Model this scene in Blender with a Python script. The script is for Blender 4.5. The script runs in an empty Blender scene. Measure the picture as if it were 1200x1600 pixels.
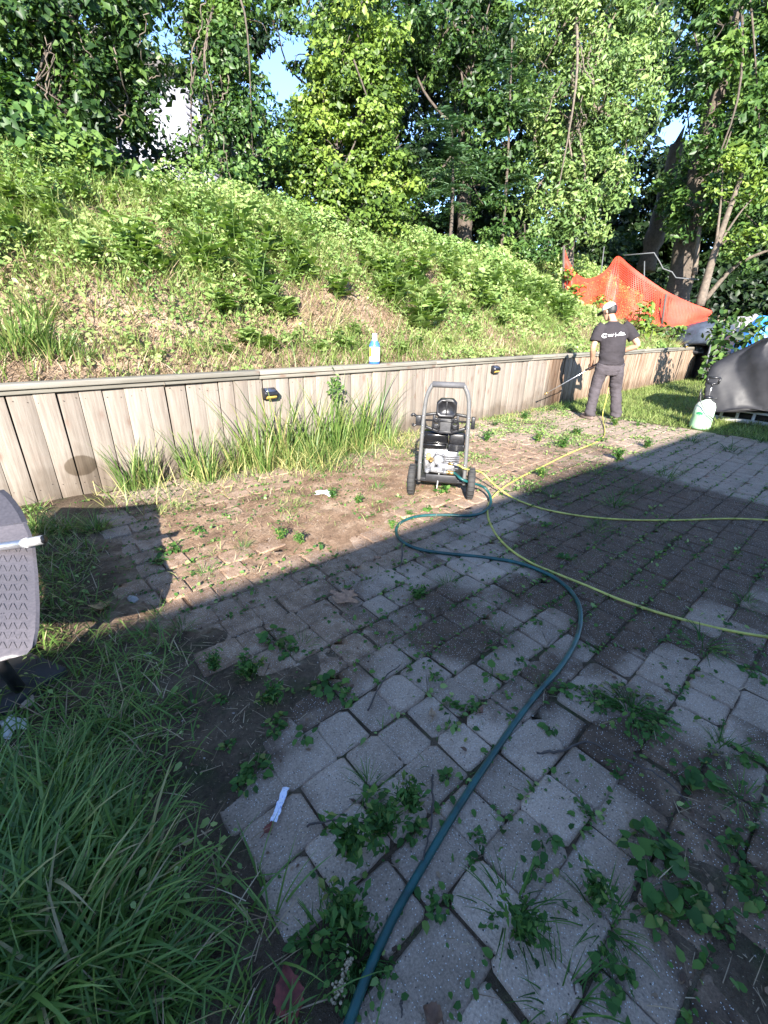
import bpy, bmesh, math, random
import numpy as np
from mathutils import Vector, Matrix
from mathutils.bvhtree import BVHTree

random.seed(7)
RNG = np.random.default_rng(11)
R = math.radians
C = bpy.context.scene.collection
SC = bpy.context.scene

# ------------------------------------------------------------------ camera, sky, sun, exposure
CAM_H, PITCH, ROLL, YAW, FOC = 1.4, R(23.5), R(1.2), R(48.5), 680.0
cam = bpy.data.cameras.new('camera')
cam.sensor_fit = 'VERTICAL'; cam.sensor_height = 36.0; cam.lens = 36.0 * FOC / 1600.0
cam.clip_start = 0.02; cam.clip_end = 500
camo = bpy.data.objects.new('camera', cam); C.objects.link(camo)
camo.matrix_world = (Matrix.Translation((0, 0, CAM_H)) @ Matrix.Rotation(YAW - R(90), 4, 'Z')
                     @ Matrix.Rotation(R(90) - PITCH, 4, 'X') @ Matrix.Rotation(ROLL, 4, 'Z'))
SC.camera = camo

SUN = Vector((-1.1, -1.15, 0.74)).normalized()          # towards the sun
EL = math.asin(SUN.z); AZ = math.atan2(SUN.x, SUN.y)
W = bpy.data.worlds.new('World'); SC.world = W; W.use_nodes = True
wn = W.node_tree.nodes; wl = W.node_tree.links
sky = wn.new('ShaderNodeTexSky'); sky.sky_type = 'NISHITA'; sky.sun_disc = False
sky.sun_elevation = EL; sky.sun_rotation = AZ; sky.air_density = 0.65; sky.dust_density = 0.1; sky.ozone_density = 2.6
wl.new(sky.outputs[0], wn['Background'].inputs[0]); wn['Background'].inputs[1].default_value = 0.148
sun = bpy.data.lights.new('sun', 'SUN'); sun.energy = 5.0; sun.angle = R(0.53); sun.color = (1.0, 0.94, 0.86)
suno = bpy.data.objects.new('sun', sun); C.objects.link(suno)
suno.rotation_euler = SUN.to_track_quat('Z', 'Y').to_euler()
vs = SC.view_settings
vs.view_transform = 'Standard'; vs.look = 'None'; vs.gamma = 1; vs.use_curve_mapping = False
vs.exposure = 2.1
SC.cycles.max_bounces = 6; SC.cycles.diffuse_bounces = 3; SC.cycles.transparent_max_bounces = 6
SC.cycles.caustics_reflective = False; SC.cycles.caustics_refractive = False

# ------------------------------------------------------------------ survey helpers: a sighted direction turned into a place on the ground
def ray(px, py):
    x, y = px - 600.0, py - 800.0
    c, s = math.cos(-ROLL), math.sin(-ROLL)
    x, y = c * x - s * y, s * x + c * y
    f = FOC * math.cos(PITCH) - y * math.sin(PITCH); u = -FOC * math.sin(PITCH) - y * math.cos(PITCH)
    return np.array([f * math.cos(YAW) + x * math.sin(YAW), f * math.sin(YAW) - x * math.cos(YAW), u]) / FOC
CAM = np.array([0, 0, CAM_H])
def gz(px, py, z=0.0):
    d = ray(px, py); return CAM + d * (z - CAM_H) / d[2]
def aty(px, py, y):
    d = ray(px, py); return CAM + d * y / d[1]
def atd(px, py, D):                                       # at horizontal distance D
    d = ray(px, py); return CAM + d * D / math.hypot(d[0], d[1])
VDIR = np.array([math.cos(YAW), math.sin(YAW), 0]); RDIR = np.array([math.sin(YAW), -math.cos(YAW), 0])

# ------------------------------------------------------------------ noise on arrays
def _hash(i, j, s):
    n = (i * 374761393 + j * 668265263 + s * 982451653) & 0x7fffffff
    n = ((n ^ (n >> 13)) * 1274126177) & 0x7fffffff
    return ((n ^ (n >> 16)) & 0xffff) / 65535.0
def vnoise(x, y, s=0):
    x = np.asarray(x, float); y = np.asarray(y, float)
    i = np.floor(x).astype(np.int64); j = np.floor(y).astype(np.int64)
    u = x - i; v = y - j; u = u * u * (3 - 2 * u); v = v * v * (3 - 2 * v)
    return (_hash(i, j, s) * (1 - u) + _hash(i + 1, j, s) * u) * (1 - v) + (_hash(i, j + 1, s) * (1 - u) + _hash(i + 1, j + 1, s) * u) * v
def fbm(x, y, s=0, o=4):
    t = 0; a = 0.5; n = 0
    for k in range(o):
        t = t + a * vnoise(x * 2 ** k, y * 2 ** k, s + k * 17); n += a; a *= 0.5
    return t / n
def sstep(a, b, x):
    t = np.clip((x - a) / (b - a), 0, 1); return t * t * (3 - 2 * t)

# ------------------------------------------------------------------ objects
def tag(o, label=None, cat=None, group=None, kind=None):
    if label: o['label'] = label
    if cat: o['category'] = cat
    if group: o['group'] = group
    if kind: o['kind'] = kind
    return o
def link(name, me, m=None, parent=None):
    o = bpy.data.objects.new(name, me); C.objects.link(o)
    if m is not None and len(me.materials) == 0: me.materials.append(m)
    if parent is not None: o.parent = parent
    return o
def thing(name, label, cat, loc=(0, 0, 0), rz=0.0, group=None):
    o = bpy.data.objects.new(name, None); C.objects.link(o); o.empty_display_size = 0.1
    o.location = loc; o.rotation_euler = (0, 0, rz)
    return tag(o, label, cat, group)

class Geo:
    """collects vertices and faces, builds ONE mesh"""
    def __init__(s): s.v = []; s.f = []; s.t = []; s.n = 0
    def add(s, V, F, tint=None):
        V = np.asarray(V, float).reshape(-1, 3); F = np.asarray(F, int)
        s.v.append(V); s.f.append(F + s.n); s.n += len(V)
        s.t.append(np.full(len(F), 0.5) if tint is None else np.broadcast_to(np.asarray(tint, float), (len(F),)))
        return s
    def mesh(s, name, smooth=False):
        me = bpy.data.meshes.new(name)
        V = np.concatenate(s.v)
        me.vertices.add(len(V)); me.vertices.foreach_set('co', V.astype(np.float32).ravel())
        lt = np.concatenate([np.full(len(f), f.shape[1]) for f in s.f]); lv = np.concatenate([f.ravel() for f in s.f])
        ls = np.concatenate([[0], np.cumsum(lt)[:-1]])
        me.loops.add(len(lv)); me.loops.foreach_set('vertex_index', lv.astype(np.int32))
        me.polygons.add(len(lt)); me.polygons.foreach_set('loop_start', ls.astype(np.int32))
        a = me.attributes.new('tint', 'FLOAT', 'FACE'); a.data.foreach_set('value', np.concatenate(s.t).astype(np.float32))
        if smooth: me.polygons.foreach_set('use_smooth', np.ones(len(lt), bool))
        me.update(); me.validate()
        return me
    def build(s, name, m, parent=None, smooth=False):
        return link(name, s.mesh(name, smooth), m, parent)
    # --- shapes
    def box(s, c, h, rot=None, tint=None):
        c = np.array(c, float); h = np.array(h, float)
        V = np.array([[x, y, z] for x in (-1, 1) for y in (-1, 1) for z in (-1, 1)], float) * h
        if rot is not None: V = V @ np.array(rot).T
        return s.add(V + c, [[0, 1, 3, 2], [4, 6, 7, 5], [0, 4, 5, 1], [2, 3, 7, 6], [0, 2, 6, 4], [1, 5, 7, 3]], tint)
    def bbox(s, c, h, b=0.01, rot=None, tint=None):        # box with chamfered edges
        c = np.array(c, float); h = np.array(h, float); b = min(b, h.min() * 0.9)
        bm = bmesh.new(); bmesh.ops.create_cube(bm, size=2.0)
        for v in bm.verts: v.co = Vector((v.co.x * h[0], v.co.y * h[1], v.co.z * h[2]))
        bmesh.ops.bevel(bm, geom=list(bm.edges), offset=b, segments=2, profile=0.5, affect='EDGES')
        return s.bm(bm, c, rot, tint)
    def bm(s, bm, c=(0, 0, 0), rot=None, tint=None):
        bmesh.ops.triangulate(bm, faces=bm.faces[:])
        bm.verts.ensure_lookup_table(); bm.verts.index_update()
        V = np.array([v.co[:] for v in bm.verts]); F = np.array([[v.index for v in f.verts] for f in bm.faces])
        bm.free()
        if rot is not None: V = V @ np.array(rot).T
        return s.add(V + np.array(c), F, tint)
    def rings(s, rings, cap=True, closed=True, tint=None):  # rings: (m, n, 3)
        Rg = np.asarray(rings, float); m, n, _ = Rg.shape
        k = np.arange(n if closed else n - 1); k2 = (k + 1) % n
        F = np.concatenate([np.stack([i * n + k, i * n + k2, (i + 1) * n + k2, (i + 1) * n + k], 1) for i in range(m - 1)])
        V = Rg.reshape(-1, 3)
        s.add(V, F, tint)
        if cap and closed:
            off = s.n - len(V)
            for i, flip in ((0, True), (m - 1, False)):
                cpt = Rg[i].mean(0); s.v.append(cpt[None]); ci = s.n; s.n += 1
                T = np.stack([np.full(n, ci), off + i * n + k, off + i * n + k2], 1)
                if flip: T = T[:, [0, 2, 1]]
                s.f.append(T); s.t.append(np.full(n, 0.5 if tint is None else float(np.mean(tint))))
        return s
    def tube(s, path, r, n=8, cap=True, tint=None, up=None):
        P = np.asarray(path, float); m = len(P)
        r = np.broadcast_to(np.asarray(r, float), (m,))
        T = np.gradient(P, axis=0); T /= np.linalg.norm(T, axis=1)[:, None] + 1e-12
        u = np.array([0, 0, 1.0]) if abs(T[0][2]) < 0.9 else np.array([1.0, 0, 0])
        a = np.cross(T[0], u); a /= np.linalg.norm(a)
        th = np.arange(n) * 2 * np.pi / n; out = []
        for i in range(m):
            a = a - T[i] * (a @ T[i]); a /= np.linalg.norm(a) + 1e-12; b = np.cross(T[i], a)
            out.append(P[i] + r[i] * (np.cos(th)[:, None] * a + np.sin(th)[:, None] * b))
        return s.rings(out, cap, True, tint)
    def lathe(s, prof, c=(0, 0, 0), n=20, axis='z', rot=None, sx=1, sy=1, tint=None):  # prof: (r, z) list
        th = np.arange(n) * 2 * np.pi / n; out = []
        for r, z in prof:
            V = np.stack([r * np.cos(th) * sx, r * np.sin(th) * sy, np.full(n, z)], 1)
            if axis == 'x': V = V[:, [2, 0, 1]]
            if axis == 'y': V = V[:, [1, 2, 0]]
            if rot is not None: V = V @ np.array(rot).T
            out.append(V + np.array(c))
        return s.rings(out, True, True, tint)
    def prism(s, pts, z0, z1, to=None, tint=None):          # polygon extruded along z (or mapped by to)
        P = np.asarray(pts, float); n = len(P)
        A = np.column_stack([P, np.full(n, z0)]); B = np.column_stack([P, np.full(n, z1)])
        if to is not None: A = np.array([to(*p) for p in A]); B = np.array([to(*p) for p in B])
        return s.rings([A, B], True, True, tint)

def curve(pts, n=12):
    """Catmull-Rom through the points"""
    P = np.asarray(pts, float); P = np.vstack([2 * P[0] - P[1], P, 2 * P[-1] - P[-2]]); out = []
    for i in range(1, len(P) - 2):
        for t in np.linspace(0, 1, n, endpoint=False):
            p0, p1, p2, p3 = P[i - 1], P[i], P[i + 1], P[i + 2]
            out.append(0.5 * (2 * p1 + (p2 - p0) * t + (2 * p0 - 5 * p1 + 4 * p2 - p3) * t * t + (3 * p1 - p0 - 3 * p2 + p3) * t ** 3))
    out.append(P[-2]); return np.array(out)

def unit(a): return a / (np.linalg.norm(a, axis=-1, keepdims=True) + 1e-9)
def leaves(g, P, N, size, aspect=0.55, droop=0.3, shape='d', fold=0.18, rng=RNG, tint=None, axis=None):
    """P points, N normals, size per leaf -> leaf blades of 2 triangles ('d') or 2 folded quads ('b')"""
    P = np.asarray(P, float); n = len(P)
    if n == 0: return
    size = np.broadcast_to(np.asarray(size, float), (n,)).reshape(-1, 1)
    N = unit(np.asarray(N, float))
    A = rng.normal(size=(n, 3)) if axis is None else np.asarray(axis, float)
    A = unit(A - (A * N).sum(1, keepdims=True) * N); A = A + np.array([0, 0, -droop]); A = unit(A - (A * N).sum(1, keepdims=True) * N)
    S = np.cross(A, N); w = size * aspect * 0.5
    f = size * fold * 0.5
    if tint is None: tint = rng.random(n)
    if shape == 'd':
        V = np.stack([P - A * size * .5, P + S * w + N * f - A * size * .08, P + A * size * .5 - N * f * .5, P - S * w + N * f - A * size * .08], 1)
        F = np.arange(n)[:, None] * 4
        g.add(V.reshape(-1, 3), np.concatenate([F + [0, 1, 2], F + [0, 2, 3]]), np.concatenate([tint, tint]))
    elif shape == 'h':                                      # heart shaped leaf, base at P, each half one face
        L_ = [P]
        hp = [(-.07, .55, .7), (.10, .98, 1.0), (.42, .92, .9), (.74, .48, .4)]
        for t, k, h in hp: L_.append(P + A * size * t + S * w * k + N * f * h)
        L_.append(P + A * size - N * f * .9)
        for t, k, h in hp[::-1]: L_.append(P + A * size * t - S * w * k + N * f * h)
        V = np.stack(L_, 1); F = np.arange(n)[:, None] * 10
        g.add(V.reshape(-1, 3), np.concatenate([F + [0, 1, 2, 3, 4, 5], F + [0, 5, 6, 7, 8, 9]]), np.concatenate([tint, tint]))
    else:                                                   # broad leaf, base at P
        V = np.stack([P, P + A * size * .12 + S * w * .75 + N * f * .6, P + A * size * .55 + S * w * .9 + N * f, P + A * size - N * f * .8,
                      P + A * size * .55 - S * w * .9 + N * f, P + A * size * .12 - S * w * .75 + N * f * .6], 1)
        F = np.arange(n)[:, None] * 6
        g.add(V.reshape(-1, 3), np.concatenate([F + [0, 1, 2, 3], F + [0, 3, 4, 5]]), np.concatenate([tint, tint]))

def blades(g, P, h, w, rng=RNG, lean=0.35, dirs=None, tint=None, segs=3, bend=1.0):
    """grass blades: tapering strips that bend over"""
    P = np.asarray(P, float); n = len(P)
    if n == 0: return
    h = np.broadcast_to(np.asarray(h, float), (n,)); w = np.broadcast_to(np.asarray(w, float), (n,))
    a = rng.random(n) * 2 * np.pi
    D = np.stack([np.cos(a), np.sin(a), np.zeros(n)], 1) if dirs is None else unit(np.asarray(dirs, float) + 1e-6)
    S = np.stack([-D[:, 1], D[:, 0], np.zeros(n)], 1)
    tw = rng.normal(size=n) * 0.6; S = S * np.cos(tw)[:, None] + D * np.sin(tw)[:, None]
    ln = lean * (0.4 + 1.2 * rng.random(n)); bd = bend * (0.3 + 0.9 * rng.random(n))
    L = []
    for k in range(segs + 1):
        t = k / segs
        ang = ln + bd * t
        # integrate a constant-curvature arc
        hx = np.where(bd > 1e-3, (np.cos(ln) - np.cos(ang)) / np.maximum(bd, 1e-3), t * np.sin(ln)); hz = (np.sin(ang) - np.sin(ln)) / np.maximum(bd, 1e-3)
        c = P + D * (h * hx)[:, None]; c[:, 2] += h * hz
        ww = (w * (1 - t ** 1.5) * (0.7 + 0.6 * t))[:, None] * 0.5
        L += [c - S * ww, c + S * ww] if k < segs else [c]
    V = np.stack(L, 1); m = V.shape[1]; base = np.arange(n)[:, None] * m
    if tint is None: tint = rng.random(n)
    F = np.concatenate([base + [2 * k, 2 * k + 1, 2 * k + 3, 2 * k + 2] for k in range(segs - 1)])
    g.add(V.reshape(-1, 3), F, np.tile(tint, segs - 1))
    T = base + [2 * segs - 2, 2 * segs - 1, 2 * segs]
    g.f.append(T + (g.n - n * m)); g.t.append(np.asarray(tint, float))

# ------------------------------------------------------------------ materials
MATS = {}
def newmat(name):
    m = bpy.data.materials.new(name); m.use_nodes = True
    nt = m.node_tree; b = nt.nodes['Principled BSDF']; return m, nt, b
def nd(nt, t, **k):
    n = nt.nodes.new(t)
    for a, v in k.items(): setattr(n, a, v)
    return n
def ramp(nt, src, stops):
    r = nd(nt, 'ShaderNodeValToRGB'); e = r.color_ramp.elements
    while len(e) > 1: e.remove(e[-1])
    e[0].position = stops[0][0]; e[0].color = (*stops[0][1], 1)
    for p, c in stops[1:]:
        x = e.new(p); x.color = (*c, 1)
    nt.links.new(src, r.inputs[0]); return r.outputs[0]
def noise_n(nt, scale, coord=None, detail=5, rough=0.6):
    n = nd(nt, 'ShaderNodeTexNoise'); n.inputs['Scale'].default_value = scale; n.inputs['Detail'].default_value = detail; n.inputs['Roughness'].default_value = rough
    if coord is not None: nt.links.new(coord, n.inputs['Vector'])
    return n.outputs[0]
def math_n(nt, op, a, b=None, c=None, clamp=False):
    n = nd(nt, 'ShaderNodeMath', operation=op); n.use_clamp = clamp
    for i, v in enumerate((a, b, c)):
        if v is None: continue
        if isinstance(v, (int, float)): n.inputs[i].default_value = v
        else: nt.links.new(v, n.inputs[i])
    return n.outputs[0]
def mix_n(nt, f, a, b, bt='MIX'):
    n = nd(nt, 'ShaderNodeMix', data_type='RGBA', blend_type=bt)
    for i, v in ((0, f), (6, a), (7, b)):
        if isinstance(v, (int, float)): n.inputs[i].default_value = v
        elif isinstance(v, tuple): n.inputs[i].default_value = (*v, 1)
        else: nt.links.new(v, n.inputs[i])
    return n.outputs[2]
def bump_n(nt, b, h, strength=0.3, dist=0.01):
    n = nd(nt, 'ShaderNodeBump'); n.inputs['Strength'].default_value = strength; n.inputs['Distance'].default_value = dist
    nt.links.new(h, n.inputs['Height']); nt.links.new(n.outputs[0], b.inputs['Normal'])
def plain(name, c, rough=0.5, metal=0.0, var=0.15, scale=30, bump=0.0, spec=0.5):
    m, nt, b = newmat(name)
    co = nd(nt, 'ShaderNodeTexCoord').outputs['Object']
    nz = noise_n(nt, scale, co)
    lo = tuple(x * (1 - var) for x in c); hi = tuple(min(1, x * (1 + var)) for x in c)
    nt.links.new(ramp(nt, nz, [(0.3, lo), (0.7, hi)]), b.inputs['Base Color'])
    b.inputs['Roughness'].default_value = rough; b.inputs['Metallic'].default_value = metal
    b.inputs['Specular IOR Level'].default_value = spec
    rr = math_n(nt, 'MULTIPLY_ADD', nz, 0.25, rough - 0.12, clamp=True); nt.links.new(rr, b.inputs['Roughness'])
    if bump: bump_n(nt, b, nz, bump, 0.005)
    MATS[name] = m; return m
def leafmat(name, stops, trans=0.3, rough=0.45, spec=0.35):
    m, nt, b = newmat(name)
    at = nd(nt, 'ShaderNodeAttribute'); at.attribute_name = 'tint'
    geo = nd(nt, 'ShaderNodeNewGeometry')
    big = noise_n(nt, 0.9, geo.outputs['Position'], 3)
    f = math_n(nt, 'ADD', at.outputs['Fac'], math_n(nt, 'MULTIPLY_ADD', big, 0.8, -0.4), clamp=True)
    col = ramp(nt, f, stops)
    nt.links.new(col, b.inputs['Base Color'])
    b.inputs['Roughness'].default_value = rough; b.inputs['Specular IOR Level'].default_value = spec
    tr = nd(nt, 'ShaderNodeBsdfTranslucent')
    nt.links.new(mix_n(nt, 1.0, col, (1.0, 1.15, 0.45), 'MULTIPLY'), tr.inputs[0])
    mx = nd(nt, 'ShaderNodeMixShader'); mx.inputs[0].default_value = trans
    nt.links.new(b.outputs[0], mx.inputs[1]); nt.links.new(tr.outputs[0], mx.inputs[2])
    nt.links.new(mx.outputs[0], nt.nodes['Material Output'].inputs[0])
    MATS[name] = m; return m

L_VINE = leafmat('vine_leaf', [(0, (.05, .09, .014)), (.5, (.12, .19, .028)), (1, (.21, .28, .05))])
L_DARK = leafmat('dark_leaf', [(0, (.013, .033, .009)), (.5, (.038, .085, .019)), (1, (.10, .165, .036))])
L_MID = leafmat('mid_leaf', [(0, (.025, .06, .015)), (.5, (.065, .13, .03)), (1, (.14, .22, .05))])
L_LIGHT = leafmat('light_leaf', [(0, (.06, .11, .03)), (.5, (.14, .22, .06)), (1, (.24, .31, .10))])
L_SUMAC = leafmat('sumac_leaf', [(0, (.04, .085, .04)), (.6, (.085, .16, .075)), (1, (.16, .24, .12))])
L_WEED = leafmat('weed_leaf', [(0, (.09, .165, .045)), (.5, (.19, .29, .08)), (1, (.31, .38, .14))])
L_COVER = leafmat('cover_leaf', [(0, (.10, .18, .045)), (.5, (.20, .29, .08)), (1, (.33, .38, .15))])
L_DEEPSHADE = leafmat('deep_shade_leaf', [(0, (.006, .016, .006)), (.6, (.016, .036, .010)), (1, (.04, .07, .018))])  # deep canopy shade put into the leaf colour of the wood behind
L_GRASS = leafmat('grass_blade', [(0, (.045, .10, .02)), (.5, (.105, .195, .04)), (.85, (.18, .26, .065)), (.93, (.26, .25, .10)), (1, (.36, .29, .16))], rough=0.4)
L_LAWN = leafmat('lawn_blade', [(0, (.11, .175, .04)), (.5, (.20, .27, .07)), (1, (.34, .36, .14))])
L_TALL = leafmat('tall_grass_blade', [(0, (.06, .12, .025)), (.5, (.13, .21, .05)), (.85, (.24, .30, .09)), (1, (.4, .35, .15))])
L_DRY = leafmat('dry_straw', [(0, (.16, .105, .065)), (.5, (.30, .215, .14)), (1, (.46, .36, .24))], trans=0.1, rough=0.8)
L_STRAWY = leafmat('yellow_straw', [(0, (.2, .2, .06)), (.5, (.36, .33, .12)), (1, (.5, .43, .2))], trans=0.15, rough=0.7)
BARK = plain('bark', (.075, .058, .044), .9, var=.5, scale=14, bump=.8)
BARKP = plain('pale_bark', (.12, .095, .072), .9, var=.4, scale=12, bump=.8)
TWIG = plain('twig_bark', (.07, .055, .047), .9, var=.3)
BLACKP = plain('black_plastic', (.014, .014, .016), .35, var=.3, scale=60)
BLACKM = plain('black_metal', (.03, .03, .033), .45, 0.3)
GREYM = plain('grey_painted_tube', (.17, .168, .165), .4, .4, var=.1)
GREYD = plain('dark_grey_rubber', (.075, .075, .08), .7)
RUBBER = plain('tyre_rubber', (.03, .029, .028), .8, var=.35, scale=20)
ALU = plain('cast_aluminium', (.26, .26, .27), .45, .7, var=.5, scale=30)
CHROME = plain('bright_aluminium', (.55, .55, .56), .3, .9, var=.1)
BRASS = plain('brass', (.6, .4, .15), .35, .9)
GHOSE = plain('green_hose', (.006, .06, .060), .4, var=.5, scale=14)
DULLM = plain('dull_pipe', (.085, .09, .095), .6, .2)
YHOSE = plain('yellow_hose', (.42, .40, .09), .5, var=.4, scale=14)

# ------------------------------------------------------------------ terrain
WALL_Y = 4.29; WALL_X0, WALL_X1 = -0.75, 16.3
def slope_z(x, y):
    z = np.interp(y, [4.25, 4.6, 5.2, 6.2, 7.1, 7.9, 8.9, 11.2, 30], [.88, .92, 1.2, 1.86, 2.5, 2.95, 3.2, 3.45, 4.4])
    z = z + (fbm(x * .7, y * .7, 3) - .5) * .5 * sstep(4.5, 6, y) + (fbm(x * 3, y * 3, 9) - .5) * .14 * sstep(4.4, 5, y)
    z2 = np.interp(y, [0, 4, 6, 9, 12, 30], [0, 0.02, .7, 2.2, 3.2, 4.4]) + (fbm(x * .8, y * .8, 5) - .5) * .2
    return z + (z2 - z) * sstep(16.4, 18.5, x)
def grid_mesh(xs, ys, zf):
    X, Y = np.meshgrid(xs, ys, indexing='ij'); Z = zf(X, Y)
    V = np.stack([X, Y, Z], -1).reshape(-1, 3); n, m = len(xs), len(ys)
    i = np.arange(n - 1)[:, None] * m + np.arange(m - 1)[None]; i = i.ravel()
    return V, np.stack([i, i + m, i + m + 1, i + 1], 1)

# soil / patio dirt: how much the pavers are buried
def blobs_mask(x, y, L):
    t = 0
    for (px, py, r, a) in L:
        c = gz(px, py); t = t + a * np.exp(-((x - c[0]) ** 2 + (y - c[1]) ** 2) / (r * r))
    return t
DIRT = [(330, 830, .55, 1.0), (420, 800, .6, 1.0), (540, 780, .6, 1.0), (250, 800, .5, 1.0), (600, 760, .6, .9), (640, 740, .6, .9), (480, 730, .7, 1), (700, 720, .7, .8),
        (340, 900, .3, 1.0), (300, 1060, .2, .8), (310, 1150, .15, .7), (370, 1090, .18, .6), (480, 1060, .16, .55), (340, 1250, .12, .7), (280, 1030, .18, .9), (300, 1200, .13, .8), (350, 1180, .12, .7), (450, 1080, .14, .6), (400, 1130, .12, .7), (400, 1380, .1, .5), (470, 1330, .09, .5), (450, 860, .35, .9), (560, 830, .4, .8), (260, 980, .22, .7), (320, 1000, .2, .6), (420, 1020, .2, .8), (540, 1010, .2, .75), (580, 1000, .2, .6), (330, 1100, .18, .5),
        (800, 700, .8, .45), (430, 1150, .12, .6), (380, 1230, .1, .5), (560, 1090, .12, .5), (1060, 1180, .2, .55), (1110, 1420, .25, .8), (1160, 1520, .3, .8), (1010, 1150, .15, .6), (640, 930, .18, .4), (480, 950, .25, .55),
        (870, 720, .6, .3), (930, 690, .7, .45), (1000, 670, .7, .4)]
def dirt(x, y):
    return blobs_mask(x, y, DIRT) + (fbm(x * 3.2, y * 3.2, 21) - .5) * .9
def soil_z(x, y):
    d = dirt(x, y)
    z = -0.0085 + .010 * sstep(.6, 1.3, d) + .015 * sstep(1.2, 2.0, d) + (fbm(x * 14, y * 14, 31, 3) - .5) * .007 + (fbm(x * 2.5, y * 2.5, 33, 3) - .5) * .005 * sstep(.5, 1, d)
    z = z + (fbm(x * 5.5, y * 5.5, 35, 3) - .5) * .020 * sstep(.9, 1.5, d)
    rw_ = np.floor((y - .375) / .168); fy_ = (y - .375) / .168 - rw_; fx_ = x / .2 + rw_ * .37; fx_ = fx_ - np.floor(fx_)
    z = z - .007 * np.maximum(np.exp(-(np.minimum(fy_, 1 - fy_) / .09) ** 2), np.exp(-(np.minimum(fx_, 1 - fx_) / .08) ** 2)) * sstep(.3, .5, fbm(x * 2.1, y * 2.1, 37)) * sstep(.5, 1.2, d)
    left = sstep(.36, .12, x + (fbm(y * 3, x * 0 + 2, 4) - .5) * .25 - .08 * (y - 1.5))   # the unpaved strip at the left
    return z + left * .02
def soilmat():
    m, nt, b = newmat('patio_soil')
    p = nd(nt, 'ShaderNodeNewGeometry').outputs['Position']
    n1 = noise_n(nt, 3.5, p, 6, .65); n2 = noise_n(nt, 60, p, 4); n3 = noise_n(nt, 220, p, 2); n4 = noise_n(nt, 5, p, 4)
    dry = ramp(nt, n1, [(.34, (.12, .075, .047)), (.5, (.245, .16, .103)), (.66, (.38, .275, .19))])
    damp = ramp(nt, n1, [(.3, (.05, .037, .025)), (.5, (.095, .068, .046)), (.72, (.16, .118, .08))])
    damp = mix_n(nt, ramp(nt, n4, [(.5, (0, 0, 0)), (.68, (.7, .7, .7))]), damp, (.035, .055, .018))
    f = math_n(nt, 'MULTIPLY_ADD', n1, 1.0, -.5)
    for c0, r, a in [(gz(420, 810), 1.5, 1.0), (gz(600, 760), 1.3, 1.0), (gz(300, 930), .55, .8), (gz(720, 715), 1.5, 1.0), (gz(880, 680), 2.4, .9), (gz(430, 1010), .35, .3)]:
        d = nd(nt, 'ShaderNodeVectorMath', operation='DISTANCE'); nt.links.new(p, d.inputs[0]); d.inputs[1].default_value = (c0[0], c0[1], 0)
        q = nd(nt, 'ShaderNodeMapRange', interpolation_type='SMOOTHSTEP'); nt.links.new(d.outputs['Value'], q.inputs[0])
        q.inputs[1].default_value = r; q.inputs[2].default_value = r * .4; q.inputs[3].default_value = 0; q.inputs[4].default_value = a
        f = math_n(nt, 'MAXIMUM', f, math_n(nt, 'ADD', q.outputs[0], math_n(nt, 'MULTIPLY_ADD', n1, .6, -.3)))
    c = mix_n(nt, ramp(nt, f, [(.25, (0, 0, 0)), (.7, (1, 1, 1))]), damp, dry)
    c = mix_n(nt, .6, c, ramp(nt, n2, [(.3, (.45, .42, .4)), (.55, (1, 1, 1)), (.75, (1.5, 1.45, 1.35))]), 'MULTIPLY')
    c = mix_n(nt, ramp(nt, n3, [(.68, (0, 0, 0)), (.74, (1, 1, 1))]), c, (.38, .31, .24))
    nt.links.new(c, b.inputs['Base Color']); b.inputs['Roughness'].default_value = .95; b.inputs['Specular IOR Level'].default_value = .15
    bump_n(nt, b, math_n(nt, 'ADD', n2, n3), .8, .012); return m
SOIL = soilmat()
def groundmat(name, stops, s=1.2):
    m, nt, b = newmat(name)
    p = nd(nt, 'ShaderNodeNewGeometry').outputs['Position']
    n1 = noise_n(nt, s, p, 7, .7); n2 = noise_n(nt, 45, p, 4)
    c = mix_n(nt, .6, ramp(nt, n1, stops), ramp(nt, n2, [(.3, (.5, .5, .5)), (.7, (1.35, 1.3, 1.25))]), 'MULTIPLY')
    nt.links.new(c, b.inputs['Base Color']); b.inputs['Roughness'].default_value = .95; b.inputs['Specular IOR Level'].default_value = .1
    bump_n(nt, b, math_n(nt, 'ADD', n1, n2), .7, .03); return m
HILLM = groundmat('hill_soil', [(.3, (.13, .13, .055)), (.46, (.27, .19, .13)), (.62, (.38, .285, .21)), (.8, (.19, .20, .085))], 1.6)
LAWNM = groundmat('lawn_soil', [(.3, (.05, .075, .025)), (.6, (.09, .11, .04)), (.8, (.14, .12, .06))], 2.0)

g = Geo(); V, F = grid_mesh(np.linspace(-120, 160, 40), np.linspace(-120, 160, 40), lambda x, y: x * 0 - .06)
g.add(V, F); tag(g.build('ground', LAWNM), kind='structure')
xs = np.arange(-1.4, 8.35, .025); ys = np.arange(-3.0, 4.36, .025)
g = Geo(); V, F = grid_mesh(xs, ys, soil_z); g.add(V, F)
tag(g.build('patio_soil', SOIL, smooth=True), kind='structure')
LAWN_X = 7.86
def lawn_z(x, y): return -.018 + .03 * sstep(LAWN_X, LAWN_X + .3, x) + (fbm(x * 2, y * 2, 8) - .5) * .04
g = Geo(); V, F = grid_mesh(np.arange(LAWN_X - .03, 30, .2), np.arange(-4, 6.0, .2), lawn_z); g.add(V, F)
tag(g.build('lawn', LAWNM, smooth=True), kind='structure')
xs = np.concatenate([np.arange(-14, -2, .5), np.arange(-2, 20, .12), np.arange(20, 70, .6)])
ys = np.concatenate([np.arange(4.33, 12, .12), np.arange(12, 60, 1.0)])
g = Geo(); V, F = grid_mesh(xs, ys, slope_z); g.add(V, F)
tag(g.build('hillside', HILLM, smooth=True), kind='structure')

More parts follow.
